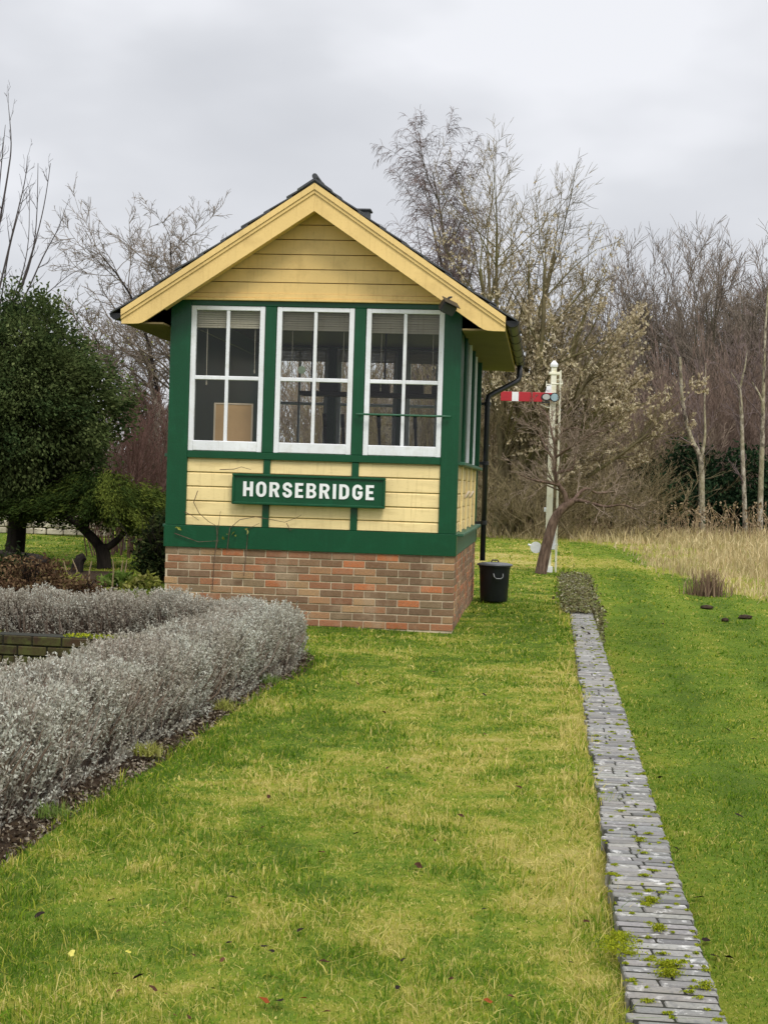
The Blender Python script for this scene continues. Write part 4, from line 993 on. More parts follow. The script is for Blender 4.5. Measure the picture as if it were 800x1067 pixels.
# --- fan shaped bare trees of the wood
def fan(seed, hgt_, stems=7, spread=0.30, r0=0.15, dens=10):
    r = np.random.default_rng(seed); st = [(r.normal(0, 0.3), r.normal(0, 0.3), 0) for _ in range(stems)]
    a = np.arange(stems) * 2.4; q = np.sqrt((np.arange(stems) + 0.5) / stems) * spread * 1.7
    dr = [(q[i] * math.cos(a[i]), q[i] * math.sin(a[i]), 1) for i in range(stems)]
    return grow(seed + 50, st, dr, [hgt_ * r.uniform(0.60, 0.68) * (1 - 0.35 * q[i]) for i in range(stems)], [r0 * r.uniform(0.7, 1.1) for _ in range(stems)], [
        dict(n=7, wob=0.06, trop=0.02, tip=0.3, k=6, c=dens, t0=0.3, ang=0.42, lr=0.55, rr=0.6, fall=0.45),
        dict(n=5, wob=0.09, trop=0.035, tip=0.35, k=4, c=8, t0=0.2, ang=0.48, lr=0.50, rr=0.55, fall=0.3, rmin=0.014),
        dict(n=4, wob=0.12, trop=0.03, tip=0.4, c=8, t0=0.1, ang=0.55, lr=0.55, rr=0.6, rmin=0.0115),
        dict(n=3, wob=0.14, trop=0.02, tip=0.6)])
protos = []
for i, (sd, px_, Yw, top) in enumerate(((21, 705, 70, 247), (22, 752, 74, 250), (23, 800, 68, 268))):
    hh = hgt(px_, top, Yw); g = fan(sd, hh * 1.13)
    lab = ['bare fan shaped tree above the forked birch at the edge of the wood', 'tall bare tree with fanned twigs between two others in the wood', 'bare branched tree at the right border of the photo'][i]
    protos.append(tree('bare_tree', lab, 'tree', (gx(px_, Yw), Yw, 0), g[:2], g[2:], M['bark_grey'], M['twig_grey'], group='bare trees of the wood'))
for k, (px_, Yw, sc, pr, lab) in enumerate(((668, 76, 1.0, 1, 'lower bare tree just right of the pale leaved tree'), (640, 80, 0.9, 0, 'bare tree half hidden behind the pale leaved tree'), (835, 76, 1.0, 1, 'bare tree rising beyond the right border'),
                                      (775, 80, 1.12, 2, 'distant bare tree glimpsed between the fan shaped crowns'), (560, 78, 0.78, 2, 'bare tree far behind the semaphore signal'), (600, 86, 0.80, 1, 'far bare tree behind the right of the pale leaved crown'), (870, 66, 0.95, 0, 'bare tree standing past the edge of the picture'),
                                      (500, 82, 0.72, 0, 'bare tree far behind the downpipe'), (728, 80, 1.12, 1, 'most distant bare tree in the gap of the wood'))):
    copy_tree(protos[pr], (gx(px_, Yw), Yw, 0), k * 1.3 + 0.4, (sc, sc), lab)
# --- the many stemmed tree with pale hanging leaves behind the signal
def pale_tree():
    Y0 = 47.0; base = np.array([gx(528, Y0), Y0, 0])
    aims = [(486, 165), (515, 150), (545, 170), (575, 195), (605, 220), (632, 262), (655, 300), (500, 210), (668, 360), (560, 260), (692, 405), (682, 335), (640, 420), (590, 330), (520, 330)]
    st, dr, ln, rd = [], [], [], []
    r = np.random.default_rng(31)
    for ax, ay in aims:
        p = at(ax, ay, Y0) - base; p[1] += r.uniform(-2.5, 2.5); L_ = np.linalg.norm(p)
        st.append((r.normal(0, 0.3), r.normal(0, 0.3), 0)); dr.append(p / L_ + np.array([0, 0, -0.05])); ln.append(L_ * 0.80); rd.append(0.15 * r.uniform(0.7, 1.1))
    g = grow(32, st, dr, ln, rd, [
        dict(n=9, wob=0.045, trop=0.02, tip=0.3, k=6, c=11, t0=0.22, ang=0.6, lr=0.40, rr=0.5, fall=0.3),
        dict(n=5, wob=0.10, trop=0.04, tip=0.35, k=4, c=8, t0=0.15, ang=0.6, lr=0.5, rr=0.5),
        dict(n=4, wob=0.12, trop=0.05, tip=0.4, c=6, t0=0.1, ang=0.6, lr=0.6, rr=0.55, rmin=0.008),
        dict(n=3, wob=0.14, trop=0.02, tip=0.5)])
    P = np.concatenate([tips(g, -1, (0.2, 1.0), 52000, r), tips(g, -2, (0.2, 1.0), 18000, r)])
    keep = (P[:, 2] < 6.9 + r.normal(0, 1.6, len(P))) & (P[:, 2] > 1.5)
    clump = np.sin(P[:, 0] * 2.3) + np.sin(P[:, 2] * 2.9 + 1) + np.sin(P[:, 1] * 2.1 + P[:, 0]) 
    keep &= (clump > 0.0 + r.normal(0, 0.6, len(P)))
    P = P[keep]; P[:, 2] -= 0.05
    lf_ = leaves(P, 0.14, 0.062, r, hang=1.2)
    tree('pale_leaved_tree', 'many stemmed olive tree with pale dry hanging leaves behind the signal', 'tree', base, g[:2], g[2:], M['bark_olive'], M['twig_olive'], leaf=lf_, leafmat_=M['catkin'])
pale_tree()
# --- brushwood thickets
def thicket(seed, n, w, h, wob=0.08, spread=0.25):
    r = np.random.default_rng(seed)
    st = np.stack([r.uniform(-w, w, n), r.uniform(-1.2, 1.2, n), np.zeros(n)], 1)
    dr = np.stack([r.normal(0, spread, n), r.normal(0, spread, n), np.ones(n)], 1)
    return grow(seed, st, dr, h * r.uniform(0.55, 0.9, n), np.full(n, 0.026), [
        dict(n=6, wob=wob, trop=0.03, tip=0.35, k=3, c=9, t0=0.2, ang=0.42, lr=0.45, rr=0.6, rmin=0.010),
        dict(n=4, wob=0.10, trop=0.06, tip=0.5, c=6, t0=0.1, ang=0.45, lr=0.55, rr=0.7, rmin=0.009),
        dict(n=3, wob=0.12, trop=0.03, tip=0.6)])
th = {}
for kind, mt in (('brown', 'twig_brown'), ('red', 'twig_russet'), ('olive', 'twig_olive')):
    g = thicket(hash(kind) % 7 + 41 if False else {'brown': 41, 'red': 43, 'olive': 45}[kind], 46, 2.6, 6.0)
    V, f = strips(g); th[kind] = (V, f, M[mt])
def brush(kind, px_, Y_, top, label, sx=1.0, first={}):
    hh = hgt(px_, top, Y_); V, f, mt = th[kind]
    if kind not in first:
        o = np_mesh('brushwood', V, f, mt); first[kind] = o
    else: o = first[kind].copy(); C.objects.link(o)
    o.location = (gx(px_, Y_), Y_, 0); o.rotation_euler = (0, 0, (px_ * 0.37) % 0.6 - 0.3); s = hh / 6.0; o.scale = (sx, sx, s)
    tag(o, label, 'brushwood', 'brushwood of the wood edge'); return o
for kind, px_, Y_, top, lab, sx in (('red', 712, 60, 370, 'reddish brown brushwood behind the forked birch', 1.0), ('red', 760, 62, 362, 'reddish brown brushwood between forked birch and slim birch', 1.1),
        ('red', 802, 60, 350, 'reddish brushwood at the right border behind the birches', 1.0), ('brown', 690, 64, 395, 'brown brushwood left of the forked birch', 1.0), ('brown', 640, 58, 420, 'brown brushwood right of the leaning tree', 1.0),
        ('brown', 590, 60, 415, 'brown brushwood directly behind the semaphore post', 1.1), ('brown', 540, 58, 430, 'brown brushwood left of the semaphore post', 1.0), ('olive', 500, 56, 400, 'olive brushwood beside the downpipe', 1.0),
        ('olive', 610, 53, 470, 'low olive brushwood behind the leaning tree', 1.0), ('olive', 455, 66, 330, 'olive brushwood under the tall birch', 1.1), ('brown', 840, 64, 380, 'brown brushwood beyond the right border', 1.2), ('olive', 400, 68, 390, 'olive brushwood hidden behind the box', 1.2),
        ('brown', 350, 52, 330, 'brown brushwood seen through the middle window', 1.2), ('olive', 528, 44.5, 485, 'low olive brushwood in front of the pale leaved tree stems', 0.8), ('olive', 612, 46, 495, 'low olive brushwood right of the signal post in the dry grass', 0.8), ('brown', 300, 55, 345, 'brown brushwood seen through the left of the middle window', 1.2), ('olive', 425, 50, 350, 'olive brushwood seen through the right window', 1.1), ('olive', 660, 56, 440, 'olive brushwood at the left of the dark evergreens', 0.9)):
    brush(kind, px_, Y_, top, lab, sx)
# --- dark evergreen undergrowth
def bushmass(seed, n, size, cl, rl):
    r = np.random.default_rng(seed); c = r.normal(size=(cl, 3)); c = unit(c) * (r.random((cl, 1)) ** 0.45); c[:, 2] = np.abs(c[:, 2])
    c = c * np.array(size); per = n // cl
    P = (c[:, None] + r.normal(0, rl, (cl, per, 3)) * np.array([1, 1, 0.7])).reshape(-1, 3); P = P[P[:, 2] > 0.03]
    return P, r
P, r = bushmass(61, 9000, (2.3, 1.5, 3.0), 110, 0.26); V, f, rn = leaves(P, 0.19, 0.10, r)
ev = None
for px_, Y_, top, lab in ((720, 55.5, 462, 'dark evergreen bush left of the forked birch trunk'), (757, 55.5, 468, 'dark evergreen bush between the forked and the slim birch'), (795, 55.5, 474, 'dark evergreen bush at the right border'), (675, 56, 484, 'dark evergreen bush behind the tip of the leaning tree'), (835, 56, 470, 'dark evergreen bush past the right border'),
                          (636, 57, 498, 'low dark evergreen bush right of the semaphore signal'), (560, 58, 505, 'low dark evergreen bush left of the semaphore signal')):
    if ev is None: o = ev = np_mesh('evergreen_bush', V, f, M['laurel'], rnd=rn)
    else: o = ev.copy(); C.objects.link(o)
    o.location = (gx(px_, Y_), Y_, 0); o.rotation_euler = (0, 0, px_ * 0.9); o.scale = (1, 1, hgt(px_, top, Y_) / 3.0); tag(o, lab, 'bush', 'evergreen bushes under the trees')
# --- white birch trunks at the wood's edge
def manual(levels):
    out = []
    for pts, r0, r1 in levels:
        P = np.array(pts)[None]; n = P.shape[1]
        # resample smoothly
        t = np.linspace(0, n - 1, (n - 1) * 4 + 1); k = np.minimum(t.astype(int), n - 2); fr = (t - k)[:, None]
        def cr(i): return P[0, np.clip(i, 0, n - 1)]
        p0, p1, p2, p3 = cr(k - 1), cr(k), cr(k + 1), cr(k + 2)
        Q = 0.5 * (2 * p1 + (p2 - p0) * fr + (2 * p0 - 5 * p1 + 4 * p2 - p3) * fr ** 2 + (3 * p1 - p0 - 3 * p2 + p3) * fr ** 3)
        out.append((Q[None], np.linspace(r0, r1, len(Q))[None], 8))
    return out
def twigs_from(man, seed, n, ang, L0, trop=0.05, sub=5, rmin=0.006, t0=0.3, lv=3, sub2=4):
    """side twigs along hand drawn limbs"""
    r = np.random.default_rng(seed); st, dr, ln, rd = [], [], [], []
    for P, R, k in man:
        m = P.shape[1]; T = unit(np.gradient(P[0], axis=0)); cnt = max(2, int(n * m / 30))
        for _ in range(cnt):
            t = int(r.uniform(t0, 0.999) * m); pr = unit(np.cross(T[t], r.normal(size=3))); a = ang * r.uniform(0.6, 1.3)
            st.append(P[0, t]); dr.append(T[t] * math.cos(a) + pr * math.sin(a)); ln.append(L0 * r.uniform(0.5, 1.2) * (1.15 - 0.5 * t / m)); rd.append(max(rmin, R[0, t] * 0.45))
    spec = [dict(n=5, wob=0.14, trop=trop, tip=0.4, k=4, c=sub, t0=0.2, ang=0.65, lr=0.5, rr=0.55, rmin=rmin), dict(n=4, wob=0.15, trop=trop, tip=0.5, c=sub2, t0=0.2, ang=0.6, lr=0.55, rr=0.6, rmin=rmin), dict(n=3, wob=0.15, trop=trop, tip=0.6)]
    return grow(seed, st, dr, ln, rd, spec[:lv - 1] + [{k: v for k, v in spec[lv - 1].items() if k != 'c'}])
def px_path(pts, Y_, base=None, dy=None): return [tuple(at(a, b, Y_ + (dy[i] if dy else 0)) - (base if base is not None else 0)) for i, (a, b) in enumerate(pts)]
YT = 53.5
def white_birch(label, limbs, seed):
    b = np.array([gx(limbs[0][0][0][0], YT), YT, 0.0])
    man = []
    for i, (pts, r0, r1) in enumerate(limbs):
        pp = px_path(pts, YT, b, None)
        if i == 0: pp[0] = (pp[0][0], pp[0][1], -0.05)
        man.append((pp, r0, r1))
    mm = manual(man); tw = twigs_from(mm, seed, 20, 0.55, 1.4, 0.06, rmin=0.009)
    tree('white_birch', label, 'tree', b, mm, tw, M['birch'], M['twig_purple'], group='white stemmed birches at the wood edge')
white_birch('forked white birch with two thin stems at the edge of the wood', [([(731, 558), (730.5, 520), (729.5, 480), (719, 455), (711, 420), (708, 372)], 0.13, 0.045), ([(729.5, 480), (734, 455), (733.5, 420), (735, 378)], 0.065, 0.010)], 71)
white_birch('slim white birch with two twiggy tips left of the thicker one', [([(776, 560), (775, 520), (773, 470), (772, 430), (770, 405)], 0.09, 0.055), ([(770, 405), (775, 385), (778, 365)], 0.05, 0.012), ([(770, 405), (765, 394), (758, 384)], 0.04, 0.010)], 72)
white_birch('thicker mottled white birch nearest the right border', [([(791, 562), (792, 510), (794, 450), (795, 400), (797, 340), (801, 290)], 0.115, 0.02), ([(794.5, 420), (789, 408), (783, 398)], 0.05, 0.02)], 73)
# --- far wood closing the view
def far_wood():
    r = np.random.default_rng(81); n = 900
    X = r.uniform(-75, 75, n); Y = r.uniform(92, 112, n); hh = np.where(X > -4, 9.0, 4.6) * r.uniform(0.6, 1.1, n)
    g = grow(82, np.stack([X, Y, 0 * X], 1), np.stack([r.normal(0, .15, n), r.normal(0, .15, n), 1 + 0 * X], 1), hh * 0.8, np.full(n, 0.09), [
        dict(n=5, wob=0.06, trop=0.03, tip=0.3, k=3, c=12, t0=0.15, ang=0.5, lr=0.42, rr=0.6, rmin=0.03), dict(n=3, wob=0.1, trop=0.05, tip=0.5, c=6, t0=0.1, ang=0.5, lr=0.55, rr=0.7, rmin=0.024), dict(n=2, wob=0.1, tip=0.6)])
    V, f = strips(g); tag(np_mesh('distant_wood', V, f, M['twig_grey']), 'distant bare wood beyond the field', 'wood', kind='stuff')
far_wood()

# --- leaning old tree in front of the signal
def leaning_tree():
    Y0 = 26.55; b = np.array([float(at(565, 594, Y0)[0]), Y0, 0.0])
    J = lambda pts, dy=None: px_path(pts, Y0, b, dy)
    trunk = [(J([(563, 598), (567, 578), (572, 558), (578, 540), (588, 528), (597, 522)]), 0.105, 0.068)]
    limbs = [(J([(590, 527), (588, 515), (581, 504), (577, 490), (578, 470), (576, 455)]), 0.062, 0.024), (J([(597, 522), (606, 522), (618, 525), (632, 528), (648, 526), (662, 531)], [0, -.1, -.3, -.5, -.6, -.7]), 0.048, 0.012),
             (J([(596, 523), (604, 513), (612, 509), (622, 514), (640, 513), (656, 521)], [0, .2, .3, .4, .5, .6]), 0.042, 0.010), (J([(583, 506), (570, 503), (555, 500), (540, 494)], [0, -.2, -.4, -.5]), 0.035, 0.008),
             (J([(578, 494), (586, 491), (596, 488), (600, 470), (606, 455)], [0, .2, .3, .4, .5]), 0.04, 0.010), (J([(577, 480), (568, 466), (560, 448), (552, 440)], [0, .2, .4, .5]), 0.028, 0.007),
             (J([(577, 478), (588, 470), (602, 462), (618, 452), (634, 448)], [0, -.2, -.4, -.5, -.6]), 0.03, 0.007), (J([(576, 458), (572, 440), (566, 428), (556, 424)], [0, .1, .3, .4]), 0.024, 0.006), (J([(577, 462), (586, 450), (596, 446), (606, 448)], [0, -.1, -.3, -.4]), 0.022, 0.006)]
    tr = manual(trunk); li = manual(limbs); li = [(p, q * 0.85, k) for p, q, k in li]; tw = twigs_from(li, 91, 20, 0.8, 0.66, 0.04, 6, 0.005, 0.15)
    t = thing('leaning_tree', 'old bare tree leaning right in front of the white signal post', 'tree', b)
    V, f = strips(tr); np_mesh('trunk', V, f, M['bark_brown'], t, smooth_=True)
    V, f = strips(li); np_mesh('limbs', V, f, M['bark_brown'], t, smooth_=True)
    V, f = strips(tw); np_mesh('crown', V, f, M['twig_brown'], t)
leaning_tree()

# --- left side trees
def left_bare():
    Y0 = 31.0; b = np.array([gx(168, Y0), Y0, 0])
    aims = [(96, 262), (140, 205), (182, 185), (205, 205), (118, 330), (85, 300), (230, 250), (195, 240), (110, 400), (160, 260)]
    st, dr, ln, rd = [], [], [], []; r = np.random.default_rng(101)
    for ax, ay in aims:
        p = at(ax, ay, Y0) - b; p[1] += r.uniform(-1.5, 1.5); s = np.array([r.normal(0, .08), r.normal(0, .08), r.uniform(0.6, 1.6)]); L_ = np.linalg.norm(p - s)
        st.append(s); dr.append((p - s) / L_ + np.array([0, 0, 0.08])); ln.append(L_ * 0.86); rd.append(0.085 * r.uniform(0.7, 1.1))
    g = grow(102, st, dr, ln, rd, [
        dict(n=9, wob=0.09, trop=0.0, tip=0.2, k=6, c=17, t0=0.2, ang=0.7, lr=0.36, rr=0.5, fall=0.4, rmin=0.008), dict(n=5, wob=0.16, trop=0.04, tip=0.35, k=4, c=10, t0=0.15, ang=0.75, lr=0.5, rr=0.55, rmin=0.007),
        dict(n=4, wob=0.18, trop=0.03, tip=0.4, c=6, t0=0.1, ang=0.7, lr=0.55, rr=0.6, rmin=0.0055), dict(n=3, wob=0.18, trop=0.02, tip=0.6)])
    tk = manual([([(0, 0, -0.05), (0.03, 0, 0.6), (0, 0, 1.3), (-0.05, 0, 1.9)], 0.2, 0.12)])
    P = tips(g, -1, (0.3, 1), 900, r); P = P[(P[:, 2] < 5.0)]
    tree('bare_garden_tree', 'dark tangled bare tree left of the box behind the evergreen', 'tree', b, tk + g[:1], g[1:], M['bark_dark'], M['twig_grey'], leaf=leaves(P, 0.05, 0.03, r), leafmat_=M['plantyellow'])
left_bare()
def shoots():
    Y0 = 27.5; b = np.array([gx(-14, Y0), Y0, 0.0]); r = np.random.default_rng(111)
    J = lambda pts, dy=None: px_path(pts, Y0, b, dy)
    tk = manual([([(0, 0, -0.05), (0.05, 0, 0.9), (0.02, 0.1, 1.8), (0.0, 0.1, 2.6)], 0.13, 0.10)])
    K = (-12, 360)
    li = manual([(J([K, (-4, 260), (8, 185), (12, 150), (9, 108)]), .035, .006), (J([K, (0, 300), (14, 240), (26, 190), (29, 163)]), .03, .006), (J([K, (12, 320), (30, 280), (38, 235), (40, 170)]), .032, .006),
                 (J([K, (10, 330), (34, 262), (46, 215), (53, 170)], [0, .2, .3, .3, .4]), .03, .006), (J([K, (20, 320), (45, 268), (60, 240), (69, 216)], [0, -.2, -.2, -.3, -.3]), .026, .005),
                 (J([K, (-5, 250), (2, 170), (6, 130)], [0, .3, .4, .4]), .028, .005), (J([K, (5, 330), (22, 290), (30, 250), (31, 195)], [0, -.1, -.2, -.2, -.3]), .024, .005), (J([K, (-18, 290), (-10, 210), (4, 150)]), .03, .006), (J([K, (0, 320), (10, 260), (22, 215), (27, 200)], [0, .3, .4, .5, .5]), .024, .005),
                 (J([K, (20, 330), (50, 305), (75, 285), (95, 278)], [0, .3, .4, .5, .5]), .02, .004)])
    tw = twigs_from(li, 112, 13, 0.6, 0.45, 0.07, 3, 0.004, 0.25, 2)
    P = tips(tw, -1, (0.3, 1), 260, r); P = P[P[:, 2] < 4.7]
    tree('pruned_fruit_tree', 'bare pruned tree sending up long straight shoots at the left border', 'tree', b, tk + [(p, q * 0.75, k) for p, q, k in li], tw, M['bark_shoot'], M['bark_shoot'], leaf=leaves(P, 0.06, 0.03, r), leafmat_=M['plantgreen'])
shoots()
def dome():
    Y0 = 24.5; b = np.array([gx(14, Y0), Y0, 0.0]); r = np.random.default_rng(121)
    zc = hgt(14, 430, Y0); rx = 1.52; rz = hgt(14, 322, Y0) - zc
    n = 760; u = unit(r.normal(size=(n, 3))); k = r.random((n, 1)) ** 0.30; lump = 1 + 0.12 * np.sin(u[:, :1] * 6 + 1) + 0.11 * np.sin(u[:, 2:] * 8 + u[:, 1:2] * 5) + r.normal(0, 0.04, (n, 1))
    c = u * k * lump * np.array([rx, 1.7, rz]); c[:, 2] = np.where(c[:, 2] < 0, c[:, 2] * 0.86, c[:, 2]); c[:, 2] += zc
    P = (c[:, None] + r.normal(0, 0.125, (n, 105, 3))).reshape(-1, 3); dr = np.repeat(u * 0.7 + np.array([0, 0, -0.25]), 105, 0)
    lf_ = leaves(P, 0.075, 0.042, r, dirs=dr)
    # colour varies by clump as well as by leaf
    cr = np.repeat(np.repeat(r.random(n), 105), 4); rn = 0.55 * cr + 0.45 * lf_[2]; lf_ = (lf_[0], lf_[1], rn)
    tk = manual([([(0.0, 0, -0.05), (0.05, 0, 0.7), (0, 0, 1.6), (0.05, 0, 2.6), (0, 0, 3.6)], 0.17, 0.05)])
    st = [(0, 0, z) for z in np.linspace(0.8, 3.4, 26)]; a = r.uniform(0, 2 * np.pi, 26); dr2 = np.stack([np.cos(a), np.sin(a), r.uniform(-.1, .8, 26)], 1)
    g = grow(122, st, dr2, r.uniform(1.0, 1.5, 26), np.full(26, 0.04), [dict(n=5, wob=.12, tip=.3, k=4, c=6, t0=.2, ang=.6, lr=.5, rr=.5), dict(n=4, wob=.15, tip=.4)])
    tree('evergreen_tree', 'broad rounded dark evergreen tree at the left border', 'tree', b, tk + g[:1], g[1:], M['bark_dark'], M['bark_dark'], leaf=lf_, leafmat_=M['evergreen'])
dome()
def yew():
    Y0 = 24.0; b = np.array([float(at(108, 586, Y0)[0]), Y0, 0.0]); r = np.random.default_rng(131)
    J = lambda pts, dy=None: px_path(pts, Y0, b, dy)
    tk = manual([(J([(109, 592), (108, 578), (105, 568)]), 0.12, 0.10), (J([(106, 572), (98, 562), (86, 550), (74, 540), (60, 532)]), 0.085, 0.05), (J([(110, 572), (121, 564), (132, 552), (142, 540), (150, 528)]), 0.06, 0.035),
                 (J([(60, 532), (45, 525), (25, 518), (5, 520)]), 0.05, 0.02), (J([(90, 554), (94, 530), (100, 505)], [0, .3, .5]), 0.04, 0.02), (J([(132, 552), (128, 530), (120, 510)], [0, .4, .7]), 0.04, 0.02)])
    n = 330; u = unit(r.normal(size=(n, 3))); k = r.random((n, 1)) ** 0.35
    c1 = u[:220] * k[:220] * np.array([0.95, 1.1, 0.36]) + np.array([0.30, 0.2, 1.12]); c1[:, 2] -= 0.30 * c1[:, 0]; c2 = u[220:] * k[220:] * np.array([1.1, 1.0, 0.26]) + np.array([-0.95, 0.1, 0.98])
    c = np.concatenate([c1, c2]); 
    per = 110; d = unit(np.stack([c[:, 0] - 0.1, c[:, 1] * 0.5, np.full(n, -0.25)], 1)); t = r.random((n, per, 1))
    P = (c[:, None] + d[:, None] * (t - 0.3) * 0.34 + r.normal(0, 0.05, (n, per, 3)) - np.array([0, 0, 1]) * (t ** 2) * 0.12).reshape(-1, 3)
    lf_ = leaves(P, 0.07, 0.022, r, dirs=np.repeat(d, per, 0)); topness = np.clip((P[:, 2] - 0.95) / 0.6, 0, 1)
    cr = np.repeat(r.random(n), per); rn = np.repeat(np.clip(0.5 * cr + 0.35 * r.random(len(P)) + 0.25 * (P[:, 0] > 0), 0, 1), 4); lf_ = (lf_[0], lf_[1], rn)
    tree('spreading_yew', 'low spreading yew with a dark forked trunk left of the box', 'tree', b, tk, None, M['bark_dark'], None, leaf=lf_, leafmat_=M['yew'])
yew()
# red stemmed shrub, dark shrub by the corner, plants in the garden bed
g = thicket(141, 60, 0.75, 2.6, 0.07, 0.18); V, f = strips([(p, r_ * 0.55, k) for p, r_, k in g])
o = np_mesh('red_stemmed_shrub', V, f, M['twig_red']); o.location = (gx(142, 28), 28, 0); o.scale = (1, 1, 1.08); tag(o, 'dark red twiggy shrub between the evergreen and the box', 'shrub')
g = thicket(142, 70, 1.0, 3.0, 0.10, 0.22); V, f = strips([(p, r_ * 0.5, k) for p, r_, k in g])
o = np_mesh('twiggy_shrub', V, f, M['twig_grey']); o.location = (gx(165, 30), 30, 0); o.scale = (1, 1, 1.0); tag(o, 'grey brown twiggy shrub behind the left corner of the box', 'shrub')
def shrub(name, label, px_, Y_, size, n, cl, rl, ls, mat, seed, stems=True, cat='shrub', group=None):
    P, r = bushmass(seed, n, size, cl, rl); b = (gx(px_, Y_), Y_, float(ground_z(gx(px_, Y_), Y_)))
    t = thing(name, label, cat, b, 0, group)
    V, f, rn = leaves(P, ls[0], ls[1], r); np_mesh('leaves', V, f, M[mat], t, rnd=rn)
    if stems:
        k = 16; a = r.uniform(0, 6.28, k); g = grow(seed, [(0, 0, 0)] * k, np.stack([np.cos(a) * .5, np.sin(a) * .5, np.ones(k)], 1), np.full(k, size[2] * 0.9), np.full(k, 0.012), [dict(n=4, wob=.12, tip=.4, c=4, t0=.3, ang=.6, lr=.5, rr=.6), dict(n=3, wob=.1, tip=.5)])
        V, f = strips(g); np_mesh('stems', V, f, M['bark_dark'], t)
shrub('dark_shrub', 'dark leafy shrub against the left corner of the box', 165, 21.5, (0.26, 0.45, 0.95), 3800, 70, 0.085, (0.075, 0.045), 'shrub', 151)
shrub('garden_plant', 'yellowing low plant in the bed below the yew trunk', 62, 18.3, (0.42, 0.35, 0.20), 1500, 40, 0.05, (0.07, 0.035), 'plantyellow', 152, cat='plant', group='plants in the garden bed')
shrub('garden_plant', 'straggly yellow brown plant in the middle of the bed', 88, 17.9, (0.40, 0.3, 0.20), 1300, 36, 0.05, (0.06, 0.028), 'plantbrown', 153, cat='plant', group='plants in the garden bed')
shrub('garden_plant', 'pale green broad leaved plant near the yew trunk', 128, 20.3, (0.30, 0.25, 0.15), 420, 24, 0.05, (0.13, 0.09), 'plantgreen', 154, cat='plant', group='plants in the garden bed')
shrub('garden_plant', 'cream withered plant beside the dark shrub', 150, 20.1, (0.26, 0.25, 0.14), 420, 20, 0.05, (0.10, 0.06), 'plantyellow', 155, cat='plant', group='plants in the garden bed')
shrub('garden_plant', 'reddish brown dead plant at the left of the bed', 33, 18.0, (0.55, 0.5, 0.40), 3000, 60, 0.08, (0.06, 0.03), 'plantbrown', 156, cat='plant', group='plants in the garden bed')
shrub('dark_shrub', 'dark green shrub at the left border behind the lavender', 2, 18.6, (0.35, 0.5, 0.50), 2200, 50, 0.09, (0.08, 0.04), 'shrub', 157)
# bare stalks in the bed
r = np.random.default_rng(160)
for i, px_ in enumerate((68, 80, 93, 117, 126, 128)):
    Y_ = 19.0 + 0.3 * i; x = gx(px_, Y_); m = MB(); h_ = r.uniform(0.28, 0.42)
    m.tube([(0, 0, -0.02), (r.normal(0, .02), 0, h_ * 0.6), (r.normal(0, .03), 0, h_)], [0.011, 0.009, 0.006], 6)
    o = m.build('plant_stake', M['stalk']); 
    a = o.data.attributes.new('rnd', 'FLOAT', 'POINT'); a.data.foreach_set('value', np.full(len(o.data.vertices), 0.8, np.float32))
    o.location = (x, Y_, 0); tag(o, 'thin pale stalk standing in the garden bed below the yew', 'stalk', 'stalks in the garden bed')
# log and stump
def gnarled(a, b, r0, r1, seed, n=14, k=11):
    """a log with a lumpy, broken outline"""
    rr = random.Random(seed); m = MB(); pts = [tuple(a[q] + (b[q] - a[q]) * i / (n - 1) + rr.uniform(-.015, .015) for q in range(3)) for i in range(n)]
    m.tube(pts, [(r0 + (r1 - r0) * i / (n - 1)) * rr.uniform(0.82, 1.15) for i in range(n)], k)
    m.v = [tuple(c + rr.uniform(-.012, .012) for c in v) for v in m.v]; return m
m = gnarled((-0.95, 0.1, 0.20), (0.50, 0.0, 0.10), 0.15, 0.10, 5)
o = m.build('fallen_log', M['bark_dark']); o.location = (gx(12, 22), 22, 0.05); tag(o, 'dark fallen log lying in the bed at the left border', 'log')
m = MB(); m.tube([(0, 0, -0.02), (0.02, 0, 0.10), (0.05, 0, 0.17), (0.11, 0, 0.21)], [0.10, 0.085, 0.08, 0.06], 9); o = m.build('tree_stump', M['bark_dark']); o.location = (gx(80, 23), 23, 0); tag(o, 'dark slanting stump left of the yew trunk', 'stump')
# pale stone wall beyond the left lawn
def stone_wall():
    r = random.Random(4); mb = MB(); x = -6.2
    while x < 5:
        pass; break
    for row in range(3):
        x = -4.0 + 0.1 * row
        while x < 2.3:
            w = r.uniform(0.18, 0.42); mb.box(x, x + w - 0.02, r.uniform(-0.02, 0.02), 0.35, row * 0.16, row * 0.16 + 0.15, bev=0.025); x += w
    for _ in range(18):
        x = r.uniform(-4, 2.2); mb.box(x, x + r.uniform(.15, .3), 0.05, 0.3, 0.48, 0.48 + r.uniform(.05, .2), bev=0.02)
    o = mb.build('stone_wall', M['stone']); o.location = (gx(8, 36), 36, 0.0); tag(o, 'low pale stone wall across the lawn under the evergreen', 'wall')
stone_wall()

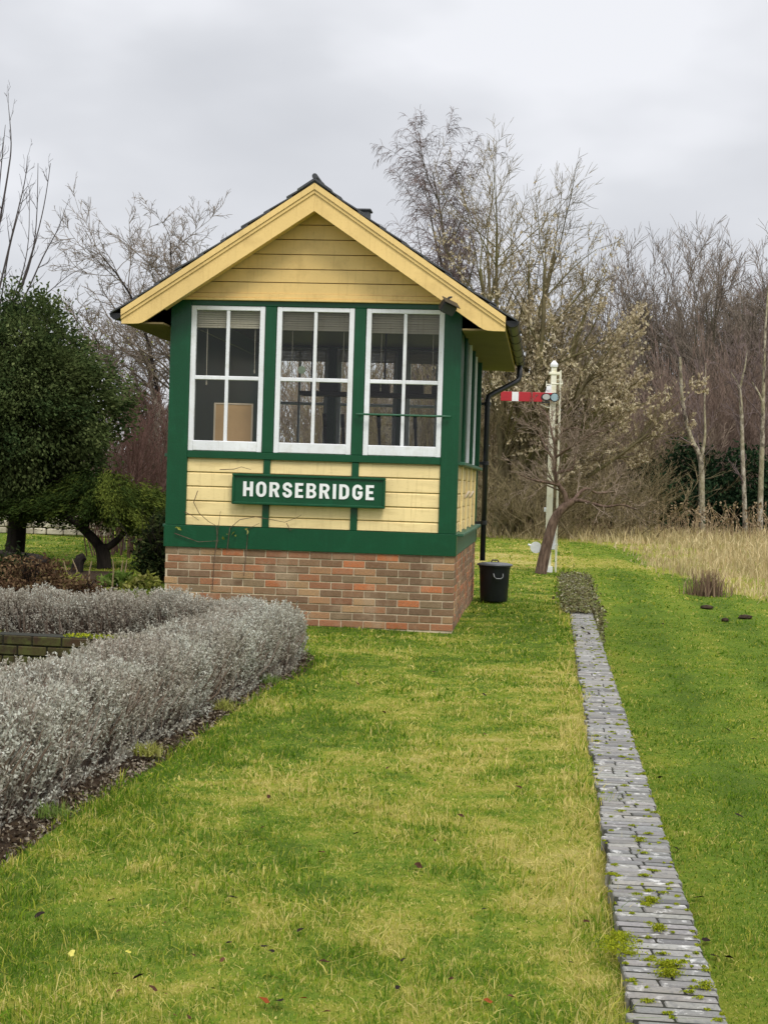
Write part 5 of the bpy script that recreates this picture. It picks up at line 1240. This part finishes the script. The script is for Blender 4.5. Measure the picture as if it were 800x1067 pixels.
# ------------------------------------------------------------------ lavender hedges and their bed
def hedge(name, label, path, width, height, n_spr, seed, end_round=True):
    """path: list of (x, y) along the middle of the hedge"""
    r = np.random.default_rng(seed); P = np.array(path, float); seg = np.linalg.norm(np.diff(P, axis=0), axis=1); cum = np.concatenate([[0], np.cumsum(seg)]); Ltot = cum[-1]
    def along(s): return np.stack([np.interp(s, cum, P[:, 0]), np.interp(s, cum, P[:, 1])], -1)
    s = r.uniform(-0.25, Ltot + 0.25, n_spr); sc = np.clip(s, 0, Ltot); c = along(sc); d = unit(along(np.clip(sc + 0.05, 0, Ltot)) - along(np.clip(sc - 0.05, 0, Ltot)))
    side = np.stack([d[:, 1], -d[:, 0]], 1)
    ph = r.uniform(-0.10, math.pi + 0.10, n_spr)
    lump = 1 + 0.06 * np.sin(s * 5.1 + seed) + 0.05 * np.sin(s * 11.0 + 2) + r.normal(0, 0.05, n_spr)
    over = np.abs(s - sc); shrink = np.sqrt(np.clip(1 - (over / 0.27) ** 2, 0.02, 1))
    def se(v, p): return np.sign(v) * np.abs(v) ** p
    wx = se(np.cos(ph), 0.62) * width / 2 * shrink * lump; wz = 0.10 + se(np.sin(ph), 0.62) * (height - 0.10) * (0.75 + 0.25 * shrink) * lump; wz = np.maximum(wz, 0.03)
    xy = c + side * wx[:, None] + d * (np.sign(s - sc) * over)[:, None]
    tip = np.stack([xy[:, 0], xy[:, 1], wz + bump_z(xy[:, 0], xy[:, 1]) * .8], 1)
    out = np.stack([side[:, 0] * np.cos(ph), side[:, 1] * np.cos(ph), np.sin(ph) * 0.6], 1) + np.concatenate([d * (np.sign(s - sc) * np.minimum(over / 0.25, 1) * 0.8)[:, None], np.zeros((n_spr, 1))], 1)
    dr = unit(out * 0.55 + np.array([0, 0, 0.85]) + r.normal(0, 0.22, (n_spr, 3)))
    Ls = r.uniform(0.12, 0.22, n_spr); base = tip - dr * Ls[:, None]; mid = (tip + base) / 2 + r.normal(0, 0.008, (n_spr, 3))
    st = strips([(np.stack([base, mid, tip], 1), np.tile([0.0022, 0.0018, 0.001], (n_spr, 1)), 3)])
    # narrow leaves along the upper part of each sprig, with a dense tuft on top
    nl = 20; t = r.random((n_spr, nl, 1)) ** 0.7; q = base[:, None] * (1 - t) + tip[:, None] * t
    ld = unit(dr[:, None] * 0.8 + r.normal(0, 0.55, (n_spr, nl, 3))); ll = (0.017 + 0.012 * r.random((n_spr, nl, 1))) * (1.15 - 0.4 * t)
    wv = unit(np.cross(ld, r.normal(size=ld.shape))) * (0.0036 + 0.0016 * r.random((n_spr, nl, 1)))
    V = np.stack([q, q + ld * ll * 0.5 + wv, q + ld * ll, q + ld * ll * 0.5 - wv], 2).reshape(-1, 3); m = n_spr * nl; f = [np.arange(4 * m).reshape(m, 4)]
    tone = r.random(n_spr)[:, None] * 0.45 + r.random((n_spr, nl)) * 0.3 + 0.25 * t[..., 0]
    t_ = thing(name, label, 'hedge', (0, 0, 0))
    np_mesh('leaves', V, f, M['lavender'], t_, rnd=np.repeat(tone.ravel(), 4))
    np_mesh('stems', st[0], st[1], M['lavstem'], t_, rnd=np.repeat(r.random(n_spr), 9))
    # woody stems rising from the soil
    k = int(Ltot * 150); s2 = r.uniform(0, Ltot, k); c2 = along(s2); d2 = unit(along(np.clip(s2 + .05, 0, Ltot)) - along(np.clip(s2 - .05, 0, Ltot))); sd = np.stack([d2[:, 1], -d2[:, 0]], 1)
    o2 = r.uniform(-0.30, 0.30, k) * width / 0.65; b0 = np.concatenate([c2 + sd * (o2 * 0.75)[:, None], np.full((k, 1), -0.02)], 1); b1 = np.concatenate([c2 + sd * (o2 * 1.25)[:, None] + r.normal(0, .03, (k, 2)), r.uniform(0.2, 0.34, (k, 1)) * height / 0.45], 1)
    g = strips([(np.stack([b0, (b0 + b1) / 2 + r.normal(0, .02, (k, 3)), b1], 1), np.tile([0.006, 0.005, 0.003], (k, 1)), 4)]); np_mesh('woody_stems', g[0], g[1], M['lavstem'], t_, rnd=np.repeat(r.random(k), 12))
    # twiggy heart
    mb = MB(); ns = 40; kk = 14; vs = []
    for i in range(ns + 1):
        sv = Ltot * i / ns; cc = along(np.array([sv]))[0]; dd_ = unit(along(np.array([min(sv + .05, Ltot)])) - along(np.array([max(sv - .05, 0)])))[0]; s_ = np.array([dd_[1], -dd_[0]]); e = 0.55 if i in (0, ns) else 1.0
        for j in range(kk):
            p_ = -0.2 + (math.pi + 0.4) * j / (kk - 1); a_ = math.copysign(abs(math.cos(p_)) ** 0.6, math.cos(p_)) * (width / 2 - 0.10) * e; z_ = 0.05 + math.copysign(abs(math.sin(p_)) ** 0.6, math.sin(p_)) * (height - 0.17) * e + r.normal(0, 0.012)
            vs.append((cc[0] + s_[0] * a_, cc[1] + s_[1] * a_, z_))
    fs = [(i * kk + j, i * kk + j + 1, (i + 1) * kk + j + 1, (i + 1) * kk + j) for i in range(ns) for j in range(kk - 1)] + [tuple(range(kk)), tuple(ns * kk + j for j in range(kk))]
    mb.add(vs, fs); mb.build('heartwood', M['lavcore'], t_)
front = [(lawn_left(y) - 0.48 + 0.10 * float(smooth(8, 12, y)), y) for y in (2.6, 4.0, 5.5, 6.6, 7.74, 9.0, 10.0, 11.0, 11.9, 12.2)]
hedge('lavender_hedge', 'long silvery lavender hedge curving along the near edge of the lawn', front, 0.66, 0.455, 14500, 201)
hedge('lavender_hedge', 'shorter lavender hedge behind the low mossy wall', [(-5.6, 13.0), (-4.0, 12.85), (-2.6, 12.65), (-1.75, 12.5), (-1.2, 12.45)], 0.56, 0.46, 6500, 202)
# crumbs and chippings on the soil
n = 5200; Y = rng.uniform(3.0, 12.9, n); X = lawn_left(Y) - np.abs(rng.normal(0, 0.13, n)) + 0.01; P = np.stack([X, Y, ground_z(X, Y) + rng.uniform(0, 0.012, n)], 1)
V, f, rn = leaves(P, 0.022, 0.016, rng, up=0); tag(np_mesh('soil_crumbs', V, f, M['soilbits'], rnd=rn), 'dark crumbs and pale chippings on the soil along the hedge', 'soil litter', kind='stuff')
for i, (px_, Y_, col, lab) in enumerate(((137, 7.95, 'plantyellow', 'pale yellow tuft at the foot of the hedge'), (262, 10.9, 'plantgreen', 'small green weed in the soil near the end of the hedge'), (213, 9.6, 'plantyellow', 'dry yellowish weed at the middle of the hedge bed'), (62, 6.4, 'plantgreen', 'small green weed at the near end of the hedge bed'))):
    r = np.random.default_rng(300 + i); x = float(lawn_left(Y_)) - 0.06
    V, f, rn = blades(x + np.clip(r.normal(0, .04, 160), -.07, .07), Y_ + np.clip(r.normal(0, .04, 160), -.07, .07), np.full(160, -0.02), r.uniform(.03, .09, 160), np.full(160, .006), r, 0.9)
    o = np_mesh('weed_tuft', V, f, M[col], rnd=rn); tag(o, lab, 'weed')
shrub('garden_plant', 'fresh green plant between the mossy wall and the hedge', 138, 11.75, (0.20, 0.15, 0.17), 700, 26, 0.035, (0.045, 0.028), 'plantgreen', 159, cat='plant')
# low mossy brick wall between the hedges
def low_wall():
    r = random.Random(9); t = thing('low_brick_wall', 'low dark mossy brick wall between the two lavender hedges', 'wall', (-2.2, 11.15, 0), math.radians(-9))
    mb = MB(); pal = [(0.035, 0.022, 0.014), (0.045, 0.028, 0.016), (0.026, 0.019, 0.013), (0.055, 0.032, 0.018)]
    for c in range(4):
        x = -3.6 + (c % 2) * 0.11; z = -0.06 + c * 0.075
        while x < 0.55:
            mb.box(x, x + 0.214, r.uniform(-0.004, 0.004), 0.2, z, z + 0.066, bev=0.006, tint=r.choice(pal)); x += 0.225
    mb.build('brickwork', M['mossbrick'], t, tint=True)
    mb = MB(); mb.box(-3.6, 0.6, 0.012, 0.19, -0.1, 0.235); mb.build('mortar', M['joint'], t)
    rr = np.random.default_rng(10); n = 2600; P = np.stack([rr.uniform(-3.6, 0.55, n), rr.uniform(0.0, 0.2, n), 0.234 + rr.random(n) * 0.02], 1); k = np.sin(P[:, 0] * 3.1) + np.sin(P[:, 0] * 7.7 + 1) > -0.2
    V, f, rn = leaves(P[k], 0.022, 0.015, rr, up=0.5); np_mesh('moss', V, f, M['moss'], t, rnd=rn)
low_wall()

# ------------------------------------------------------------------ small things
wx_ = gx(738, 23.4); r = np.random.default_rng(401); n = 340
V, f, rn = blades(wx_ + r.normal(0, .14, n), 23.4 + r.normal(0, .14, n), np.full(n, float(ground_z(wx_, 23.4))), r.uniform(.15, .48, n), np.full(n, .012), r, 0.3)
tag(np_mesh('dead_weed_clump', V, f, M['weed'], rnd=rn), 'brown dead weed clump standing at the edge of the tall grass', 'weed')
for (px_, py_, sx) in ((737, 631, 0.085), (777, 637, 0.10), (756, 639, 0.05)):
    g0 = at(px_, py_, 20.5); v = py_ - 505 - 0.031 * (px_ - 400); Y_ = (H + 0.12) * F / v; x = gx(px_, Y_); m = MB()
    rr = random.Random(px_); pr = [(sx * math.sqrt(max(0, 1 - (k / 4) ** 2)) * 1.0 + 0.002, 0.045 * k / 4) for k in range(5)]
    m.lathe(pr, 11); o = m.build('molehill', M['soil'], smooth_=True)
    for v_ in o.data.vertices: v_.co.x *= 1 + rr.uniform(-.2, .2); v_.co.y *= 1 + rr.uniform(-.2, .2)
    o.location = (x, Y_, float(ground_z(x, Y_)) + 0.012); tag(o, {737: 'small dark molehill near the dead weed clump', 777: 'dark molehill nearest the right border of the lawn', 756: 'smallest dark molehill between the other two'}[px_], 'molehill')
def leaf_mesh(seed, size):
    r = random.Random(seed); k = 9; vs = [(0, 0, 0.0)]
    for i in range(k):
        a = 2 * math.pi * i / k; q = size * (0.55 + 0.25 * math.cos(2 * a)) * r.uniform(0.75, 1.2); vs.append((q * math.cos(a), q * math.sin(a), size * 0.22 * abs(math.sin(a)) * r.uniform(0.3, 1.2)))
    me = bpy.data.meshes.new('fallen_leaf'); me.from_pydata(vs, [], [(0, i + 1, (i + 1) % k + 1) for i in range(k)])
    a = me.attributes.new('rnd', 'FLOAT', 'POINT'); a.data.foreach_set('value', np.full(len(vs), r.random(), np.float32)); return me
LM = {}
def leaf(px_, py_, col, label, size=0.05, group=None, track=False):
    for _ in range(3):
        zz = -0.02 if not track else -0.40
        rr = ray(px_, py_); k = (zz + 0.022 - H) / rr[2]; p = CAM + rr * k
        zz = float(ground_z(p[0], p[1])) if not track else float(ground_z(max(p[0], edge_x(p[1]) + 0.05), p[1])); k = (zz + 0.025 - H) / rr[2]; p = CAM + rr * k
    key = (col, random.randrange(3))
    if key not in LM: LM[key] = leaf_mesh(hash(col) % 97 if False else len(LM) + 11, 1.0); LM[key].materials.append(M[col])
    o = bpy.data.objects.new('fallen_leaf', LM[key]); C.objects.link(o); o.location = [float(v) for v in p]
    o.scale = (size,) * 3; o.rotation_euler = (random.uniform(-.5, .5), random.uniform(-.5, .5), random.uniform(0, 6.28)); tag(o, label, 'leaf', group)
leaf(75, 993, 'leafyellow', 'yellow fallen leaf on the turf near the lower left corner', 0.022)
leaf(134, 992, 'leafyellow', 'small yellow leaf right of the larger yellow one', 0.016)
leaf(333, 828, 'leafyellow', 'pale leaf lying in the middle of the front lawn', 0.022)
leaf(275, 1042, 'leafred', 'rust red leaf beside a blackened one at the bottom of the lawn', 0.028)
leaf(316, 1040, 'leafred', 'small rust red leaf right of the blackened one', 0.02)
leaf(508, 1043, 'leafred', 'orange brown leaf at the bottom middle of the lawn', 0.022)
leaf(290, 1043, 'leafdark', 'blackened leaf between two rust red leaves', 0.036)
for x, y in ((232, 1000), (243, 935), (116, 938), (338, 1002), (42, 953), (185, 1058), (197, 1060), (552, 937), (436, 902), (335, 888), (404, 800), (372, 868), (160, 1030), (420, 1000), (610, 960), (640, 905), (470, 1020), (250, 880), (280, 830), (340, 1054)):
    leaf(x, y, 'leafbrown' if (x % 3) else 'leafdark', 'small brown fallen leaf lying loose on the front lawn', random.uniform(0.016, 0.03), 'brown leaves on the front lawn')
for _ in range(34):
    x, y = random.uniform(120, 620), random.uniform(720, 1055)
    if y < 1000 - 0.62 * x: continue
    leaf(x, y, random.choice(['leafbrown', 'leafdark', 'leafbrown', 'leafred']) if False else random.choice(['leafbrown', 'leafbrown', 'leafdark']), 'small brown fallen leaf lying loose on the front lawn', random.uniform(0.010, 0.022), 'brown leaves on the front lawn')
for x, y in ((400, 742), (452, 700), (505, 765), (372, 712), (540, 820), (480, 850)):
    leaf(x, y, 'leafbrown', 'small brown leaf on the turf between lawn middle and box', random.uniform(0.02, 0.032), 'brown leaves before the box')
for x, y in ((704, 884), (712, 940), (728, 935), (744, 996), (760, 998), (735, 980), (688, 810), (710, 720), (690, 650), (660, 690), (770, 850), (785, 770), (757, 760), (640, 632)):
    leaf(x, y, 'leafdark', 'blackened leaf on the green track bed turf', random.uniform(0.022, 0.04), 'dark leaves on the track bed', True)
for x, y in ((600, 662), (607, 655), (613, 660), (598, 668), (622, 692), (606, 700)):
    leaf(x, y, 'leafdark', 'dark leaf on the far end of the edging bricks', 0.045, 'dark leaves on the edging')

# ================================================================== SKY, SUN, CAMERA
SUN_EL, SUN_AZ = math.radians(52), math.radians(160)      # high behind the camera, a little to its right, veiled by cloud
w = bpy.data.worlds.new('World'); bpy.context.scene.world = w; w.use_nodes = True; nt = w.node_tree; nt.nodes.clear()
sky = nt.nodes.new('ShaderNodeTexSky'); sky.sky_type = 'NISHITA'; sky.sun_disc = False; sky.sun_elevation = SUN_EL; sky.sun_rotation = SUN_AZ; sky.dust_density = 4
tc = nt.nodes.new('ShaderNodeTexCoord'); sx = nt.nodes.new('ShaderNodeSeparateXYZ'); nt.links.new(tc.outputs['Generated'], sx.inputs[0])
el = ramp(nt, sx.outputs[2], [(0.0, (0.80,) * 3), (0.22, (0.80,) * 3), (0.55, (0.95,) * 3), (1.0, (1.0,) * 3)])
gain = math_n(nt, 'ADD', 1.0, math_n(nt, 'MULTIPLY', math_n(nt, 'MAXIMUM', math_n(nt, 'SUBTRACT', sx.outputs[2], 0.32), 0.0), 2.6))
mp = nt.nodes.new('ShaderNodeMapping'); mp.inputs['Scale'].default_value = (1.0, 1.0, 2.2); mp.inputs['Rotation'].default_value = (0, 0.5, 0.3); nt.links.new(tc.outputs['Generated'], mp.inputs[0])
n1 = nt.nodes.new('ShaderNodeTexNoise'); n1.inputs['Scale'].default_value = 4.2; n1.inputs['Detail'].default_value = 4; n1.inputs['Roughness'].default_value = 0.45; nt.links.new(mp.outputs[0], n1.inputs['Vector'])
cloud = ramp(nt, n1.outputs[0], [(0.33, (4.9, 5.04, 5.38)), (0.50, (5.6, 5.73, 6.07)), (0.66, (6.9, 7.0, 7.35))])
cl2 = nt.nodes.new('ShaderNodeVectorMath'); cl2.operation = 'SCALE'; nt.links.new(cloud, cl2.inputs[0]); nt.links.new(gain, cl2.inputs['Scale'])
hs = nt.nodes.new('ShaderNodeHueSaturation'); hs.inputs['Saturation'].default_value = 0.35; nt.links.new(sky.outputs[0], hs.inputs['Color'])
mx = mixc(nt, 0.90, hs.outputs[0], cl2.outputs[0])
bg = nt.nodes.new('ShaderNodeBackground'); bg.inputs['Strength'].default_value = 0.10; nt.links.new(mx, bg.inputs[0])
wo = nt.nodes.new('ShaderNodeOutputWorld'); nt.links.new(bg.outputs[0], wo.inputs[0])
su = bpy.data.lights.new('sun', 'SUN'); su.energy = 1.5; su.angle = math.radians(20); su.color = (1.0, 0.965, 0.90)
so = bpy.data.objects.new('sun', su); C.objects.link(so)
dv = Vector((math.sin(SUN_AZ) * math.cos(SUN_EL), math.cos(SUN_AZ) * math.cos(SUN_EL), math.sin(SUN_EL)))
so.rotation_euler = dv.to_track_quat('Z', 'Y').to_euler(); so.location = (0, -5, 20)

cam = bpy.data.cameras.new('camera'); co = bpy.data.objects.new('camera', cam); C.objects.link(co)
cam.sensor_fit = 'VERTICAL'; cam.sensor_height = 24.0; cam.lens = 24.0 * F / 1067.0; cam.clip_start = 0.05; cam.clip_end = 2000
Rv = Vector((1, 0, 0)); Fv = Vector((0, math.cos(PITCH), -math.sin(PITCH))); Uv = Vector((0, math.sin(PITCH), math.cos(PITCH)))
r_ = Rv * math.cos(ROLL) + Uv * math.sin(ROLL); u_ = -Rv * math.sin(ROLL) + Uv * math.cos(ROLL)
mt = Matrix((r_, u_, -Fv)).transposed().to_4x4(); mt.translation = Vector((0, 0, H)); co.matrix_world = mt
sc = bpy.context.scene; sc.camera = co
sc.render.engine = 'CYCLES'; sc.cycles.max_bounces = 8; sc.cycles.transparent_max_bounces = 12; sc.cycles.use_denoising = True
sc.view_settings.view_transform = 'Standard'; sc.view_settings.look = 'None'; sc.view_settings.exposure = 0.43; sc.view_settings.gamma = 1.0; sc.view_settings.use_curve_mapping = False
sc.render.resolution_x, sc.render.resolution_y = 767, 1024
